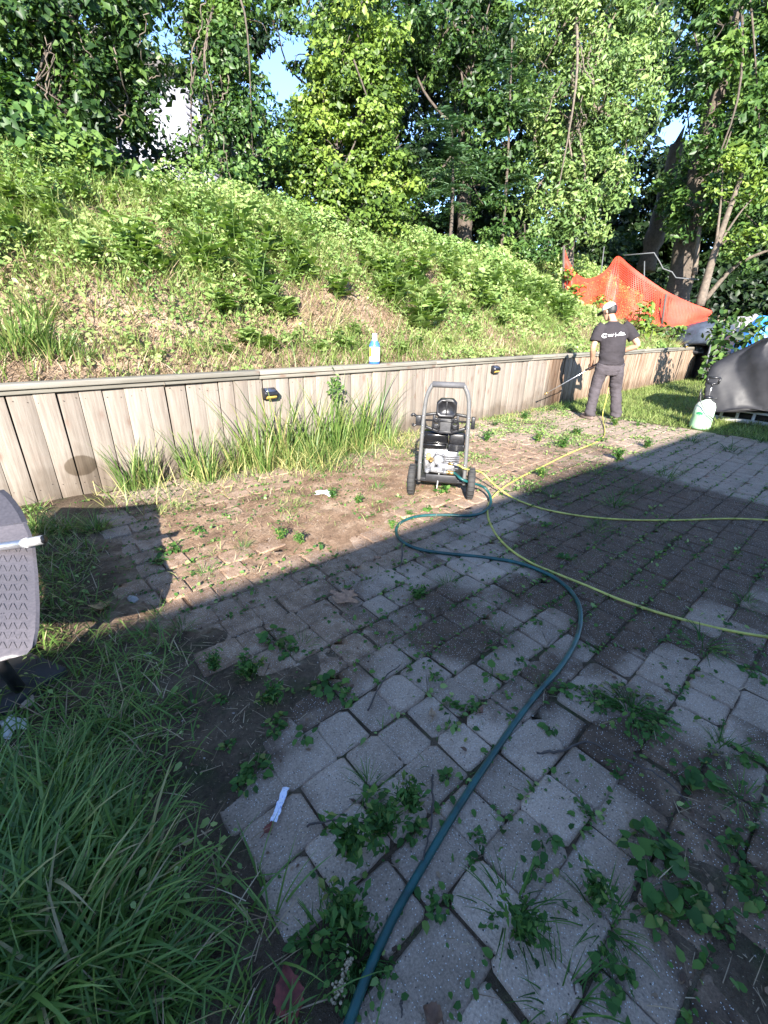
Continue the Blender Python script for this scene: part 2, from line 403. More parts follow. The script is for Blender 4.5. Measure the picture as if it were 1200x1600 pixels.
# ------------------------------------------------------------------ pavers
def pavermat():
    m, nt, b = newmat('concrete_paver')
    p = nd(nt, 'ShaderNodeNewGeometry').outputs['Position']; oi = nd(nt, 'ShaderNodeObjectInfo')
    at = nd(nt, 'ShaderNodeAttribute'); at.attribute_name = 'tint'
    big = noise_n(nt, 1.5, p, 4, .6); mid = noise_n(nt, 9, p, 6, .7); fine = noise_n(nt, 170, p, 3, .6)
    # brown dirt film: broad patches with ragged borders, plus paver-to-paver differences
    rnd = math_n(nt, 'MULTIPLY_ADD', oi.outputs['Random'], .24, -.12)
    f = math_n(nt, 'ADD', math_n(nt, 'ADD', math_n(nt, 'MULTIPLY', big, 1.0), math_n(nt, 'MULTIPLY', mid, .35)), rnd)
    sx = nd(nt, 'ShaderNodeSeparateXYZ'); nt.links.new(p, sx.inputs[0])
    spots = [(gz(930, 860), .6, .6), (gz(1010, 790), 1.0, .6), (gz(1080, 830), .6, .35), (gz(800, 930), .25, .2), (gz(700, 940), .25, .16), (gz(960, 950), .35, .32), (gz(1100, 880), .6, .22), (gz(870, 730), 1.0, .25), (gz(380, 900), .6, .5), (gz(250, 1150), .3, .5), (gz(370, 1010), .45, .4), (gz(330, 1130), .3, .4), (gz(520, 1040), .3, .3), (gz(1080, 1230), .25, .3), (gz(1150, 1480), .3, .45), (gz(980, 1170), .2, .2),
             (gz(1130, 730), 1.0, -.2), (gz(1170, 680), 1.5, -.2), (gz(700, 1280), .45, -.35), (gz(640, 1060), .3, -.22), (gz(950, 1400), .35, -.3), (gz(760, 880), .3, -.22), (gz(1080, 1080), .3, -.15), (gz(560, 1450), .3, -.3), (gz(830, 800), .5, -.12), (gz(1000, 670), 1.6, -.1)]
    for c, r, a in spots:
        d = nd(nt, 'ShaderNodeVectorMath', operation='DISTANCE'); nt.links.new(p, d.inputs[0]); d.inputs[1].default_value = (c[0], c[1], 0)
        q = nd(nt, 'ShaderNodeMapRange', interpolation_type='SMOOTHSTEP'); nt.links.new(d.outputs['Value'], q.inputs[0])
        q.inputs[1].default_value = r * 1.3; q.inputs[2].default_value = r * .2; q.inputs[3].default_value = 0; q.inputs[4].default_value = a
        f = math_n(nt, 'ADD', f, q.outputs[0])
    dirtf = ramp(nt, f, [(.60, (0, 0, 0)), (.78, (1, 1, 1))])
    light = ramp(nt, math_n(nt, 'ADD', math_n(nt, 'MULTIPLY', mid, .7), math_n(nt, 'MULTIPLY', oi.outputs['Random'], .3)), [(.3, (.235, .175, .13)), (.7, (.42, .32, .245))])
    dark = ramp(nt, mid, [(.3, (.055, .036, .024)), (.7, (.125, .080, .052))])
    c = mix_n(nt, dirtf, light, dark)
    fs = math_n(nt, 'MULTIPLY_ADD', mid, .9, -.45)
    for c0, r, a in [(gz(420, 810), 1.3, 1.2), (gz(600, 760), 1.1, 1.1), (gz(300, 930), .6, .9), (gz(720, 715), 1.2, .9), (gz(560, 830), .6, .8), (gz(440, 1000), .5, .6), (gz(330, 1100), .35, .6), (gz(880, 690), 1.6, .42), (gz(560, 1000), .4, .4), (gz(1100, 1430), .4, .5), (gz(1090, 1190), .3, .4)]:
        d = nd(nt, 'ShaderNodeVectorMath', operation='DISTANCE'); nt.links.new(p, d.inputs[0]); d.inputs[1].default_value = (c0[0], c0[1], 0)
        q = nd(nt, 'ShaderNodeMapRange', interpolation_type='SMOOTHSTEP'); nt.links.new(d.outputs['Value'], q.inputs[0])
        q.inputs[1].default_value = r * 1.2; q.inputs[2].default_value = r * .3; q.inputs[3].default_value = 0; q.inputs[4].default_value = a
        fs = math_n(nt, 'ADD', fs, q.outputs[0])
    soilc = ramp(nt, mid, [(.3, (.13, .082, .052)), (.5, (.245, .16, .105)), (.7, (.37, .265, .185))])
    c = mix_n(nt, ramp(nt, fs, [(.3, (0, 0, 0)), (.75, (.92, .92, .92))]), c, soilc)
    c = mix_n(nt, .7, c, ramp(nt, fine, [(.3, (.55, .55, .55)), (.5, (1, 1, 1)), (.7, (1.4, 1.4, 1.4))]), 'MULTIPLY')
    vo = nd(nt, 'ShaderNodeTexVoronoi'); vo.inputs['Scale'].default_value = 120; nt.links.new(p, vo.inputs['Vector'])
    c = mix_n(nt, math_n(nt, 'LESS_THAN', vo.outputs['Distance'], .17), c, (.55, .53, .5))
    vo2 = nd(nt, 'ShaderNodeTexVoronoi'); vo2.inputs['Scale'].default_value = 47; nt.links.new(p, vo2.inputs['Vector'])
    c = mix_n(nt, math_n(nt, 'LESS_THAN', vo2.outputs['Distance'], .10), c, (.05, .04, .035))
    nt.links.new(c, b.inputs['Base Color']); b.inputs['Roughness'].default_value = .85; b.inputs['Specular IOR Level'].default_value = .3
    bump_n(nt, b, math_n(nt, 'ADD', fine, math_n(nt, 'MULTIPLY', mid, 2.0)), .7, .006); return m
PAVER = pavermat()
PITCH_Y = .168
def paver_geo(L, wd, rng):
    """outline of 8 to 10 points with worn corners, slightly domed top"""
    a, b = L / 2 - .0015, wd / 2 - .0015
    cc = .009 + .02 * rng.random(4) ** 2; pts = []
    for k, (sx, sy) in enumerate(((1, -1), (1, 1), (-1, 1), (-1, -1))):
        c = cc[k]; j = rng.normal(size=4) * .0015; mx_ = rng.normal() * a * .35; my_ = sy * (b + .001 * rng.normal())
        mid_ = [(mx_, my_)]
        if sx * sy < 0: pts += [(sx * (a - c) + j[0], sy * b + j[1]), (sx * a + j[2], sy * (b - c * .8) + j[3])]
        else: pts += [(sx * a + j[2], sy * (b - c * .8) + j[3]), (sx * (a - c) + j[0], sy * b + j[1])] + mid_
    P = np.array(pts)
    r = [np.column_stack([P, np.full(10, -.055)]), np.column_stack([P, np.full(10, -.005)]), np.column_stack([P * (1 - .007 / np.array([a, b])), np.full(10, 0.0) + rng.normal(size=10) * .0008])]
    g = Geo(); g.rings(r, False)
    top = r[2]; V = np.vstack([top, [[0, 0, .002]]]); k = np.arange(10)
    g.add(V, np.stack([k, (k + 1) % 10, np.full(10, 10)], 1)); return g
prng = np.random.default_rng(5)
LENS = (.145, .175, .205)
PROTO = {(i, k): paver_geo(LENS[i], PITCH_Y, prng) for i in range(3) for k in range(6)}
PMESH = {k: v.mesh('paver') for k, v in PROTO.items()}
for me in PMESH.values(): me.materials.append(PAVER)
patio = thing('patio', None, None); patio['kind'] = 'structure'
allp = []
for row in range(-19, 26):
    yc = .375 + PITCH_Y * (row - 1) + PITCH_Y / 2
    if yc > 4.2: break
    x = -.1 - prng.random() * .2
    while x < LAWN_X - .02:
        i = int(prng.integers(0, 3)); L = LENS[i]
        xc = x + L / 2; x += L
        if xc > LAWN_X - .05: break
        edge = .30 - .09 * max(0, (1.2 - yc)) + .05 * math.sin(yc * 5) + (.1 if yc > 3 else 0)
        if xc < edge: continue
        irr = 1.0 + 1.3 * float(sstep(3.2, 1.2, xc))
        z = max(prng.normal() * .0028 * irr, -.0025)
        allp.append((xc + prng.normal() * .0022 * irr, yc + prng.normal() * .0022 * irr, z, prng.normal() * .010 * irr, (prng.normal() * .005 * irr, prng.normal() * .005 * irr), i, int(prng.integers(0, 6))))
def proj(w):
    h = np.array(w[:2]); z = w[2] - CAM_H
    f = h @ VDIR[:2]; x = h @ RDIR[:2]
    cf = f * math.cos(PITCH) - z * math.sin(PITCH); cy = -f * math.sin(PITCH) - z * math.cos(PITCH)
    return FOC * x / cf + 600, FOC * cy / cf + 800, cf
scored = []
for p in allp:
    u, v, cf = proj((p[0], p[1], 0))
    vis = cf > .1 and -80 < u < 1280 and v < 1690
    area = (1.4 / (cf ** 3)) if vis else 0
    if float(dirt(p[0], p[1])) > 1.25: area *= .02
    scored.append((area, p))
scored.sort(key=lambda t: -t[0])
def euler_m(rx, ry, rz): return np.array((Matrix.Rotation(rz, 3, 'Z') @ Matrix.Rotation(ry, 3, 'Y') @ Matrix.Rotation(rx, 3, 'X')))
far = Geo()
for k, (a, p) in enumerate(scored):
    if k < 299 and a > 0:
        o = bpy.data.objects.new('paver', PMESH[(p[5], p[6])]); C.objects.link(o); o.parent = patio
        o.location = p[:3]; o.rotation_euler = (p[4][0], p[4][1], p[3])
    else:
        M = euler_m(p[4][0], p[4][1], p[3]); q = PROTO[(p[5], p[6])]; base = far.n
        far.v += [v @ M.T + np.array(p[:3]) for v in q.v]; far.f += [f + base for f in q.f]; far.t += q.t; far.n += q.n
o = far.build('paver_field', PAVER, patio); o['kind'] = 'stuff'

# ------------------------------------------------------------------ wooden retaining wall
def woodmat(name, c0, c1, c2, brown=True, horiz=False):
    m, nt, b = newmat(name)
    geo = nd(nt, 'ShaderNodeNewGeometry'); oi = nd(nt, 'ShaderNodeObjectInfo'); tc = nd(nt, 'ShaderNodeTexCoord')
    off = nd(nt, 'ShaderNodeVectorMath', operation='MULTIPLY_ADD')
    nt.links.new(tc.outputs['Object'], off.inputs[0]); off.inputs[1].default_value = (1, 1, 1)
    sc = nd(nt, 'ShaderNodeCombineXYZ'); 
    for i, k in enumerate((37.0, 11.0, 53.0)): nt.links.new(math_n(nt, 'MULTIPLY', oi.outputs['Random'], k), sc.inputs[i])
    nt.links.new(sc.outputs[0], off.inputs[2]); v = off.outputs[0]
    mp = nd(nt, 'ShaderNodeMapping'); mp.inputs['Scale'].default_value = (1.2, 22, 22) if horiz else (22, 22, 1.2); nt.links.new(v, mp.inputs[0])
    grain = noise_n(nt, 3.0, mp.outputs[0], 6, .65); streak = noise_n(nt, 1.0, mp.outputs[0], 3, .5); blot = noise_n(nt, 5, v, 4, .6)
    c = ramp(nt, math_n(nt, 'ADD', math_n(nt, 'MULTIPLY', grain, .55), math_n(nt, 'MULTIPLY_ADD', streak, .35, .05)), [(.3, c0), (.5, c1), (.7, c2)])
    tone = math_n(nt, 'MULTIPLY_ADD', oi.outputs['Random'], .28, .82)
    tv = nd(nt, 'ShaderNodeCombineXYZ')
    for i, k in enumerate((1.0, .985, .97)): nt.links.new(math_n(nt, 'MULTIPLY', tone, k), tv.inputs[i])
    c = mix_n(nt, 1.0, c, tv.outputs[0], 'MULTIPLY')
    c = mix_n(nt, math_n(nt, 'MULTIPLY', ramp(nt, blot, [(.55, (0, 0, 0)), (.75, (1, 1, 1))]), .35), c, (.2, .15, .12))
    # knots
    vo = nd(nt, 'ShaderNodeTexVoronoi'); vo.inputs['Scale'].default_value = 1.0
    m2 = nd(nt, 'ShaderNodeMapping'); m2.inputs['Scale'].default_value = (3.2, 7, 7) if horiz else (7, 7, 3.2); nt.links.new(v, m2.inputs[0]); nt.links.new(m2.outputs[0], vo.inputs['Vector'])
    kn = ramp(nt, vo.outputs['Distance'], [(.07, (1, 1, 1)), (.16, (.25, .25, .25)), (.26, (0, 0, 0))])
    c = mix_n(nt, math_n(nt, 'MULTIPLY', kn, .85), c, (.15, .10, .075))
    if brown:
        sx = nd(nt, 'ShaderNodeSeparateXYZ'); nt.links.new(geo.outputs['Position'], sx.inputs[0])
        # freshly wetted, browner boards at the far end; damp foot; one round cast shadow put into the board colour
        q = nd(nt, 'ShaderNodeMapRange'); nt.links.new(math_n(nt, 'ADD', sx.outputs[0], math_n(nt, 'MULTIPLY', sx.outputs[2], .5)), q.inputs[0]); q.inputs[1].default_value = 7.9; q.inputs[2].default_value = 8.15
        warm = ramp(nt, streak, [(.35, (.85, .64, .48)), (.5, (1.15, .98, .84)), (.65, (1.35, 1.2, 1.08))])
        c = mix_n(nt, q.outputs[0], c, mix_n(nt, 1.0, c, warm, 'MULTIPLY'))
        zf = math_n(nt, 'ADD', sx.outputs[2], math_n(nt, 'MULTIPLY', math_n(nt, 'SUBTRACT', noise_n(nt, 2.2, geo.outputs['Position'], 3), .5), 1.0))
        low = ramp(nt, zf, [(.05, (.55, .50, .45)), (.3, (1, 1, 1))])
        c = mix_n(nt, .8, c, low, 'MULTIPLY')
        s2 = aty(866, 600, WALL_Y); dw = nd(nt, 'ShaderNodeVectorMath', operation='DISTANCE'); sw = nd(nt, 'ShaderNodeVectorMath', operation='MULTIPLY'); nt.links.new(geo.outputs['Position'], sw.inputs[0]); sw.inputs[1].default_value = (1.5, 0, .6)  # dark wet stain, with the shadow falling there also put into its colour
        nt.links.new(sw.outputs[0], dw.inputs[0]); dw.inputs[1].default_value = (s2[0] * 1.5, 0, s2[2] * .6)
        c = mix_n(nt, ramp(nt, math_n(nt, 'ADD', dw.outputs['Value'], math_n(nt, 'MULTIPLY', streak, .3)), [(.52, (.85, .85, .85)), (.68, (0, 0, 0))]), c, mix_n(nt, 1.0, c, (.36, .31, .27), 'MULTIPLY'))
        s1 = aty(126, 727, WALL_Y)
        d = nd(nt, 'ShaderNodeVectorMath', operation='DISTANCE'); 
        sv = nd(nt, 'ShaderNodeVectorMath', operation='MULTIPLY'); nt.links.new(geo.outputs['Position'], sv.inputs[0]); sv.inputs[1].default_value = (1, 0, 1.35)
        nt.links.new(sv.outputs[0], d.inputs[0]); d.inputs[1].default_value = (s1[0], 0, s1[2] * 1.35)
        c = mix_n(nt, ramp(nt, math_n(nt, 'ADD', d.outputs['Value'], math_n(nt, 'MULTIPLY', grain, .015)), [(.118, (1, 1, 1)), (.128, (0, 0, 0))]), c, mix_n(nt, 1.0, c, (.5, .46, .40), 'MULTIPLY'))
    nt.links.new(c, b.inputs['Base Color']); b.inputs['Roughness'].default_value = .8; b.inputs['Specular IOR Level'].default_value = .25
    bump_n(nt, b, math_n(nt, 'ADD', grain, math_n(nt, 'MULTIPLY', kn, -.4)), .5, .004); return m
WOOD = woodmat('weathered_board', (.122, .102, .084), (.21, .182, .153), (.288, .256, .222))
WOODCAP = woodmat('weathered_cap', (.125, .118, .095), (.205, .193, .162), (.265, .252, .22), False, True)
wall = thing('retaining_wall', 'low retaining wall of weathered grey vertical boards holding back the weedy slope', 'retaining wall', (0, WALL_Y, 0))
wrng = np.random.default_rng(3)
bw = {}
def board_mesh(wd, h):
    g = Geo(); g.bbox((0, 0, h / 2), (wd / 2, .011, h / 2), .003)
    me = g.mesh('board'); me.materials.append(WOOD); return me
WID = (.140, .150, .158, .166)
BM = {(w, k): board_mesh(w, 1.0 + .012 * k) for w in WID for k in range(3)}
x = WALL_X0
marks = [.12, .332, .508, .669, .81, .98, 1.134, 1.295, 1.464]
while x < WALL_X1 - .08:
    w = WID[int(wrng.integers(0, 4))]; k = int(wrng.integers(0, 3))
    o = link('board', BM[(w, k)], None, wall)
    o.location = (x + w / 2, wrng.normal() * .003 - .004 * (k == 1), -.11); o.rotation_euler = (wrng.normal() * .004, wrng.normal() * .004, wrng.normal() * .012)
    x += w + .004 + .004 * wrng.random()
x = WALL_X0 - .1
for L in (2.9, 2.6, 2.4, 2.44, 2.44, 2.4, 2.2):
    g = Geo(); L = min(L, WALL_X1 + .05 - x)
    if L < .3: break
    g.bbox((L / 2, 0, 0), (L / 2 - .002, .085, .021), .006)
    o = g.build('cap_board', WOODCAP, wall); o.location = (x, .03 + wrng.normal() * .006, .914 + wrng.normal() * .004); o.rotation_euler = (wrng.normal() * .01, 0, wrng.normal() * .002)
    g = Geo(); g.bbox((L / 2, 0, 0), (L / 2 - .003, .012, .017), .004)
    o = g.build('trim_board', WOODCAP, wall); o.location = (x, -.029, 0.874 + wrng.normal() * .003)
    x += L
g = Geo(); nr = np.random.default_rng(9)
for o_ in [c_ for c_ in wall.children if c_.name.startswith('board')]:
    for dx in (-.045, .045):
        for z_ in (.80, .12): g.lathe([(0, -.016), (.0035, -.0155), (.0035, -.010), (0, -.009)], (o_.location.x + dx + nr.normal() * .006, o_.location.y + .001, z_ + nr.normal() * .012), 6, 'y')
o = g.build('nail', plain('rusty_nail', (.05, .035, .028), .7), wall); o['kind'] = 'stuff'
# retained earth behind the boards
g = Geo(); g.box(((WALL_X0 + WALL_X1) / 2, WALL_Y + .1, .38), ((WALL_X1 - WALL_X0) / 2 - .02, .06, .49)); o = g.build('backing', SOIL, wall); o.matrix_parent_inverse = Matrix.Translation((0, -WALL_Y, 0))

# solar lights on the wall
AMBER = plain('amber_lens', (.45, .30, .06), .25)
PVM = plain('solar_cell', (.035, .045, .075), .15)
def solar(px, py, label):
    p = aty(px, py, WALL_Y - .03)
    t = thing('solar_light', label, 'solar light', (p[0], WALL_Y - .012, p[2] - .055), 0, 'solar lights on the retaining wall')
    prof = [(0, 0), (-.05, .005), (-.09, .04), (-.095, .075), (-.02, .112), (0, .112)]
    g = Geo()
    A = np.array([[(-.068), y, z] for y, z in prof]); B = A * [-1, 1, 1]
    g.rings([A, A * [.97, 1, 1], B * [.97, 1, 1], B]); g.build('housing', BLACKP, t)
    n = np.array([0, -.05, .1]); g = Geo()
    V = np.array([[-.056, -.09, .0815], [.056, -.09, .0815], [.056, -.028, .112], [-.056, -.028, .112]])
    g.add(np.vstack([V, V + [0, -.003, .004]]), [[4, 5, 6, 7], [0, 1, 5, 4], [1, 2, 6, 5], [2, 3, 7, 6], [3, 0, 4, 7]]); g.build('solar_panel', PVM, t)
    g = Geo(); g.bbox((0, -.073, .028), (.055, .017, .015), .006, rot=np.array(Matrix.Rotation(R(-42), 3, 'X'))); g.build('lens', AMBER, t)
solar(420, 615, 'black solar light with amber lens above the tall grass on the wall')
solar(772, 577, 'black solar light on the wall just beyond the pressure washer')
solar(1070, 540, 'small dark solar light near the far end of the wall past the man')

def part(g, name, m, t, smooth=False):                      # geometry given in the world, made a child of an unrotated thing
    L = np.array(t.location[:]); g.v = [v - L for v in g.v]
    return g.build(name, m, t, smooth)

# ------------------------------------------------------------------ the house whose shade lies over the patio (stands behind the camera)
SIDING = plain('pale_siding', (.55, .53, .49), .7, var=.08)
ROOFM = plain('roof_shingle', (.09, .085, .08), .9, var=.4, scale=8)
GLASSM = plain('window_glass', (.03, .04, .05), .06)
WHITEP = plain('white_paint', (.74, .74, .73), .5, var=.06)
hs = thing('house', 'low house with pale siding behind the patio', 'house', (-4.6, -3.12, 0), math.atan(-.059))
g = Geo(); g.box((-3.5, -4.6, 1.6), (13, 4, 1.6)); g.build('wall', SIDING, hs)
g = Geo(); g.rings([[(-17, 0, 3.2), (-17, 0, 3.4), (-17, -4.5, 4.5), (-17, -9, 3.4), (-17, -9, 3.2)], [(14.5, 0, 3.2), (14.5, 0, 3.4), (14.5, -4.5, 4.5), (14.5, -9, 3.4), (14.5, -9, 3.2)]]); g.build('roof', ROOFM, hs)
for wx in (-12, -7, -2, 3, 7):
    for wz in (1.6,):
        g = Geo()
        for a in ((0, .62, .06, .04, 0), (0, -.62, .06, .04, 0)): g.box((wx, -.58, wz + a[1]), (.5, .04, .05))
        for s in (-.5, .5): g.box((wx + s, -.58, wz), (.05, .04, .67))
        o = g.build('window', WHITEP, hs); g = Geo(); g.box((wx, -.592, wz), (.45, .01, .57)); g.build('pane', GLASSM, o)

# ------------------------------------------------------------------ white house up behind the trees
bh = thing('house', 'white clapboard house glimpsed between the trees at the top of the slope', 'house', tuple(atd(258, 230, 26) * [1, 1, 0] + [0, 0, 4.0]), R(35))
def at_local(t, p): return np.array(t.matrix_world.inverted() @ Vector(p))
g = Geo(); g.box((0, 0, 3.0), (2.6, 3, 2.6)); g.build('wall', plain('white_siding', (.20, .20, .225), .6, var=.12), bh)
g = Geo(); g.box((0, 0, .2), (2.55, 2.9, .35)); g.build('foundation', plain('brown_foundation', (.28, .14, .09), .9, var=.3), bh)
g = Geo(); g.prism([(-3.4, 5.55), (3.4, 5.55), (0, 7.0)], -2.9, 2.9, to=lambda x, y, z: (z, x, y)); g.build('roof', ROOFM, bh)
sidm = bpy.data.meshes.new('siding_board'); gg = Geo(); gg.box((0, 0, 0), (2.62, .012, .10), rot=np.array(Matrix.Rotation(R(-6), 3, 'X'))); sidm = gg.mesh('siding_board'); sidm.materials.append(MATS['white_siding'])
for k in range(23):
    o = link('siding_board', sidm, None, bh); o.location = (0, -3.02, .65 + k * .215)
for wx in (-1.3, 1.3):
    for wz in (1.8, 4.3):
        g = Geo()
        for s in (-.8, .8): g.box((wx, -3.06, wz + s), (.6, .04, .06))
        for s in (-.55, .55): g.box((wx + s, -3.06, wz), (.06, .04, .8))
        g.box((wx, -3.055, wz), (.5, .03, .03)); o = g.build('window', WHITEP, bh)
        g = Geo(); g.box((wx, -3.05, wz), (.5, .012, .76)); g.build('pane', GLASSM, o)

# ------------------------------------------------------------------ trees and climbing growth along the ridge
def blob(px, py, rx, ry, D):
    c = atd(px, py, D); d = ray(px, py); t = D / math.hypot(d[0], d[1]) ; k = t / FOC      # metres per pixel (t = optical-axis depth)
    return c, rx * k, ry * k
CROWN = 17.0
def fill_crown(g, blobs, n_per, size, aspect, droop, rng, sub=None, crown=None, clump=.30, up=.5, hang=0.0, shape='d'):
    for (px, py, rx, ry, D) in blobs:
        c, a, b = blob(px, py, rx, ry, D)
        ns = sub or max(7, int(2.6 * (a * b) / (clump * clump))); ns = min(ns, 80)
        q = unit(rng.normal(size=(ns, 3))); rad = (.45 + .55 * rng.random((ns, 1)) ** .6)
        depth = min(a, b) * .9
        off = q * rad * np.array([a, a, b]) ; off[:, :2] = np.outer(off[:, :2] @ RDIR[:2], RDIR[:2]) + np.outer((off[:, :2] @ VDIR[:2]) * depth / a, VDIR[:2])
        ce = c + off
        n = max(6, int((crown or CROWN) * n_per * a * b / ns))
        cr = clump * (.6 + .8 * rng.random((ns, 1, 1)))
        l = rng.normal(size=(ns, n, 3)); l = l / (np.linalg.norm(l, axis=2, keepdims=True)) * (rng.random((ns, n, 1)) ** .45)
        P = ce[:, None] + l * cr * np.array([1.15, 1.15, .62 + .5 * hang]) 
        P[..., 2] -= hang * (np.linalg.norm(l[..., :2], axis=2) ** 2) * cr[..., 0] * .6
        N = l * .7 + q[:, None] * .3 + np.array([0, 0, up]) + np.array(SUN) * .35 + rng.normal(size=(ns, n, 3)) * .55
        tint = np.clip(.45 + .28 * rng.normal(size=(ns, 1)) + .2 * rng.normal(size=(ns, n)), 0, 1)
        leaves(g, P.reshape(-1, 3), N.reshape(-1, 3), size * (.45 + 1.0 * rng.random(ns * n) ** 1.3) * np.repeat(.8 + .4 * rng.random(ns), n), aspect, droop, shape, rng=rng, tint=tint.ravel())
def limbs(g, trunk_top, blobs, rng, r0=.05):
    r0 = r0 * .6
    for (px, py, rx, ry, D) in blobs:
        c, a, b = blob(px, py, rx, ry, D)
        s = np.array(trunk_top[int(rng.integers(0, len(trunk_top)))])
        mid = (s + c) / 2 + rng.normal(size=3) * .12 * np.linalg.norm(c - s) + [0, 0, .1]
        P = curve([s, mid, c], 5); g.tube(P, np.linspace(r0, r0 * .3, len(P)), 6)
        for k in range(4):
            e = c + unit(rng.normal(size=3)) * np.array([a, a, b]) * .8
            P = curve([c, (c + e) / 2 + rng.normal(size=3) * .06, e], 3); g.tube(P, np.linspace(r0 * .35, .006, len(P)), 4)
def tree(name, label, cat, base_px, top_px, D, blobs, mat, n_per, size, aspect=.55, droop=.3, r=.12, bark=BARK, group=None, seed=1, clump=.3, hang=0, up=.5, stems=1, shape='d', base=None):
    rng = np.random.default_rng(seed)
    b = atd(*base_px, D) if base is None else np.array(base, float)
    if base is None: b[2] = float(slope_z(b[0], b[1])) - .1
    t = thing(name, label, cat, tuple(b), 0, group)
    top = atd(*top_px, D)
    g = Geo(); tops = []
    for k in range(stems):
        o = rng.normal(size=3) * .12 * (k > 0); e = top + rng.normal(size=3) * np.array([.5, .5, .2]) * (k > 0)
        m = (b + e) / 2 + rng.normal(size=3) * .10 * np.array([1, 1, 0])
        P = curve([b + o * [1, 1, 0], m + o, e], 10); rr = np.linspace(r * 1.25, r * .45, len(P)); rr[0] *= 1.3
        P = P + (rng.normal(size=P.shape) * r * .08)
        g.tube(P, rr, 10); tops += [P[i] for i in range(len(P) // 2, len(P), 2)]
    limbs(g, tops, blobs, rng, min(r * .4, .07))
    part(g, 'trunk', bark, t)
    g = Geo(); fill_crown(g, blobs, n_per, size, aspect, droop, rng, clump=clump, hang=hang, up=up, shape=shape)
    part(g, 'crown', mat, t)
    return t
def hanging_vines(t, spots, D, rng, m=TWIG, leaf=None):
    g = Geo(); lg = Geo()
    for (px, py0, py1) in spots:
        a = atd(px, py0, D + rng.normal() * .3); b = atd(px + rng.normal() * 14, py1, D + rng.normal() * .3)
        P = curve([a, a * .67 + b * .33 + rng.normal(size=3) * .12, a * .33 + b * .67 + rng.normal(size=3) * .12, b], 8); P += rng.normal(size=P.shape) * .02
        g.tube(P, .006 + .008 * rng.random(), 5)
    return part(g, 'vine', m, t)
G_R = 'trees and climbing growth along the top of the slope'
# far wood that closes the view (reads as one mass)
wr = np.random.default_rng(77)
g = Geo()
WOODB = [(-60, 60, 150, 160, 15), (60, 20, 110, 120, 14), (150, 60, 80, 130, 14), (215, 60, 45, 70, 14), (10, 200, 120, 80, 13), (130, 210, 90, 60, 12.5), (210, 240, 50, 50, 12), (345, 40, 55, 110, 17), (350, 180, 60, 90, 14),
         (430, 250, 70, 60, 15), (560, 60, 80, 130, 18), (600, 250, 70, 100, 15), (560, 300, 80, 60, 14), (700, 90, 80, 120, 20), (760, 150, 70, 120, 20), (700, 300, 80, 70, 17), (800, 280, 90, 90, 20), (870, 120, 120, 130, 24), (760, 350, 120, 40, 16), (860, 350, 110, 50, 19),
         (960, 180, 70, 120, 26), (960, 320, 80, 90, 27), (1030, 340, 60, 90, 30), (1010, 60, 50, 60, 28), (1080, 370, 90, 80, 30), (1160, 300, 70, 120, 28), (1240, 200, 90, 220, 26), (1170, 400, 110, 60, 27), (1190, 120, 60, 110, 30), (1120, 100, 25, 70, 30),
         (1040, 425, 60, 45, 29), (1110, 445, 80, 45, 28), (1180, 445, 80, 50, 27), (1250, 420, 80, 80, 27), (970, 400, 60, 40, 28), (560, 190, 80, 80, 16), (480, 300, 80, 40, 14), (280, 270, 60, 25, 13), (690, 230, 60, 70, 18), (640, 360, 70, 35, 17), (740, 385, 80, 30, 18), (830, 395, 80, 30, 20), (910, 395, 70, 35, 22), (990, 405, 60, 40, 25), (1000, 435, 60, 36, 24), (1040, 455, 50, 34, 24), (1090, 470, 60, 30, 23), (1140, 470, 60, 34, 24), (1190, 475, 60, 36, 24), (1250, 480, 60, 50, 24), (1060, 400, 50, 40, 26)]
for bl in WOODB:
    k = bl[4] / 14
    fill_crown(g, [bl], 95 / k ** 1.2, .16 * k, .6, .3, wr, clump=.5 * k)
o = g.build('far_wood', L_DEEPSHADE); tag(o, kind='stuff')

tA = tree('shade_tree', 'tall dark tree draped in hanging vines at the left end of the slope', 'tree', (95, 270), (110, 0), 10.0,
     [(20, 40, 110, 80, 10), (110, 30, 100, 70, 9.8), (205, 45, 55, 75, 9.8), (55, 130, 80, 60, 9.6), (150, 130, 80, 70, 9.6), (205, 160, 40, 50, 9.7), (60, -70, 140, 70, 10.3), (190, -50, 70, 60, 10.2), (-60, 60, 80, 110, 10)], L_DARK, 190, .115, .6, .5, .16, seed=21, group=G_R, stems=2, hang=.5)
hanging_vines(tA, [(70, 60, 200), (95, 20, 230), (112, 70, 210), (125, 60, 190), (140, 90, 250), (152, 40, 220), (180, 60, 200), (105, 120, 240), (195, 0, 110), (230, 20, 130)], 9.5, np.random.default_rng(4), BARKP)
tree('leafy_mound', 'broad leafy mound under the vine draped tree at the left edge', 'bush', (40, 280), (40, 200), 8.9,
     [(35, 175, 60, 40, 8.9), (20, 230, 70, 40, 8.8), (95, 225, 60, 38, 8.8), (150, 250, 55, 26, 8.7), (-40, 200, 60, 60, 8.9), (60, 265, 70, 22, 8.5), (200, 272, 45, 18, 8.6)], L_MID, 210, .13, .75, .6, .04, seed=22, group=G_R, stems=3)
tB = tree('vine_covered_tree', 'slim tree wrapped in vines beside the glimpsed white house', 'tree', (345, 285), (340, -20), 10.3,
     [(330, 20, 40, 50, 10.2), (385, 30, 40, 50, 10.2), (345, 95, 38, 45, 10.0), (385, 110, 35, 40, 10), (340, 160, 36, 38, 9.9), (385, 175, 36, 40, 9.9), (345, 235, 40, 40, 9.8), (395, 245, 42, 38, 9.7), (420, 205, 24, 34, 9.9), (300, 255, 26, 34, 10), (330, -50, 70, 50, 10.4), (300, 60, 16, 50, 10.3), (275, -40, 28, 36, 10.6)], L_MID, 270, .095, .6, .5, .10, seed=23, group=G_R, hang=.4)
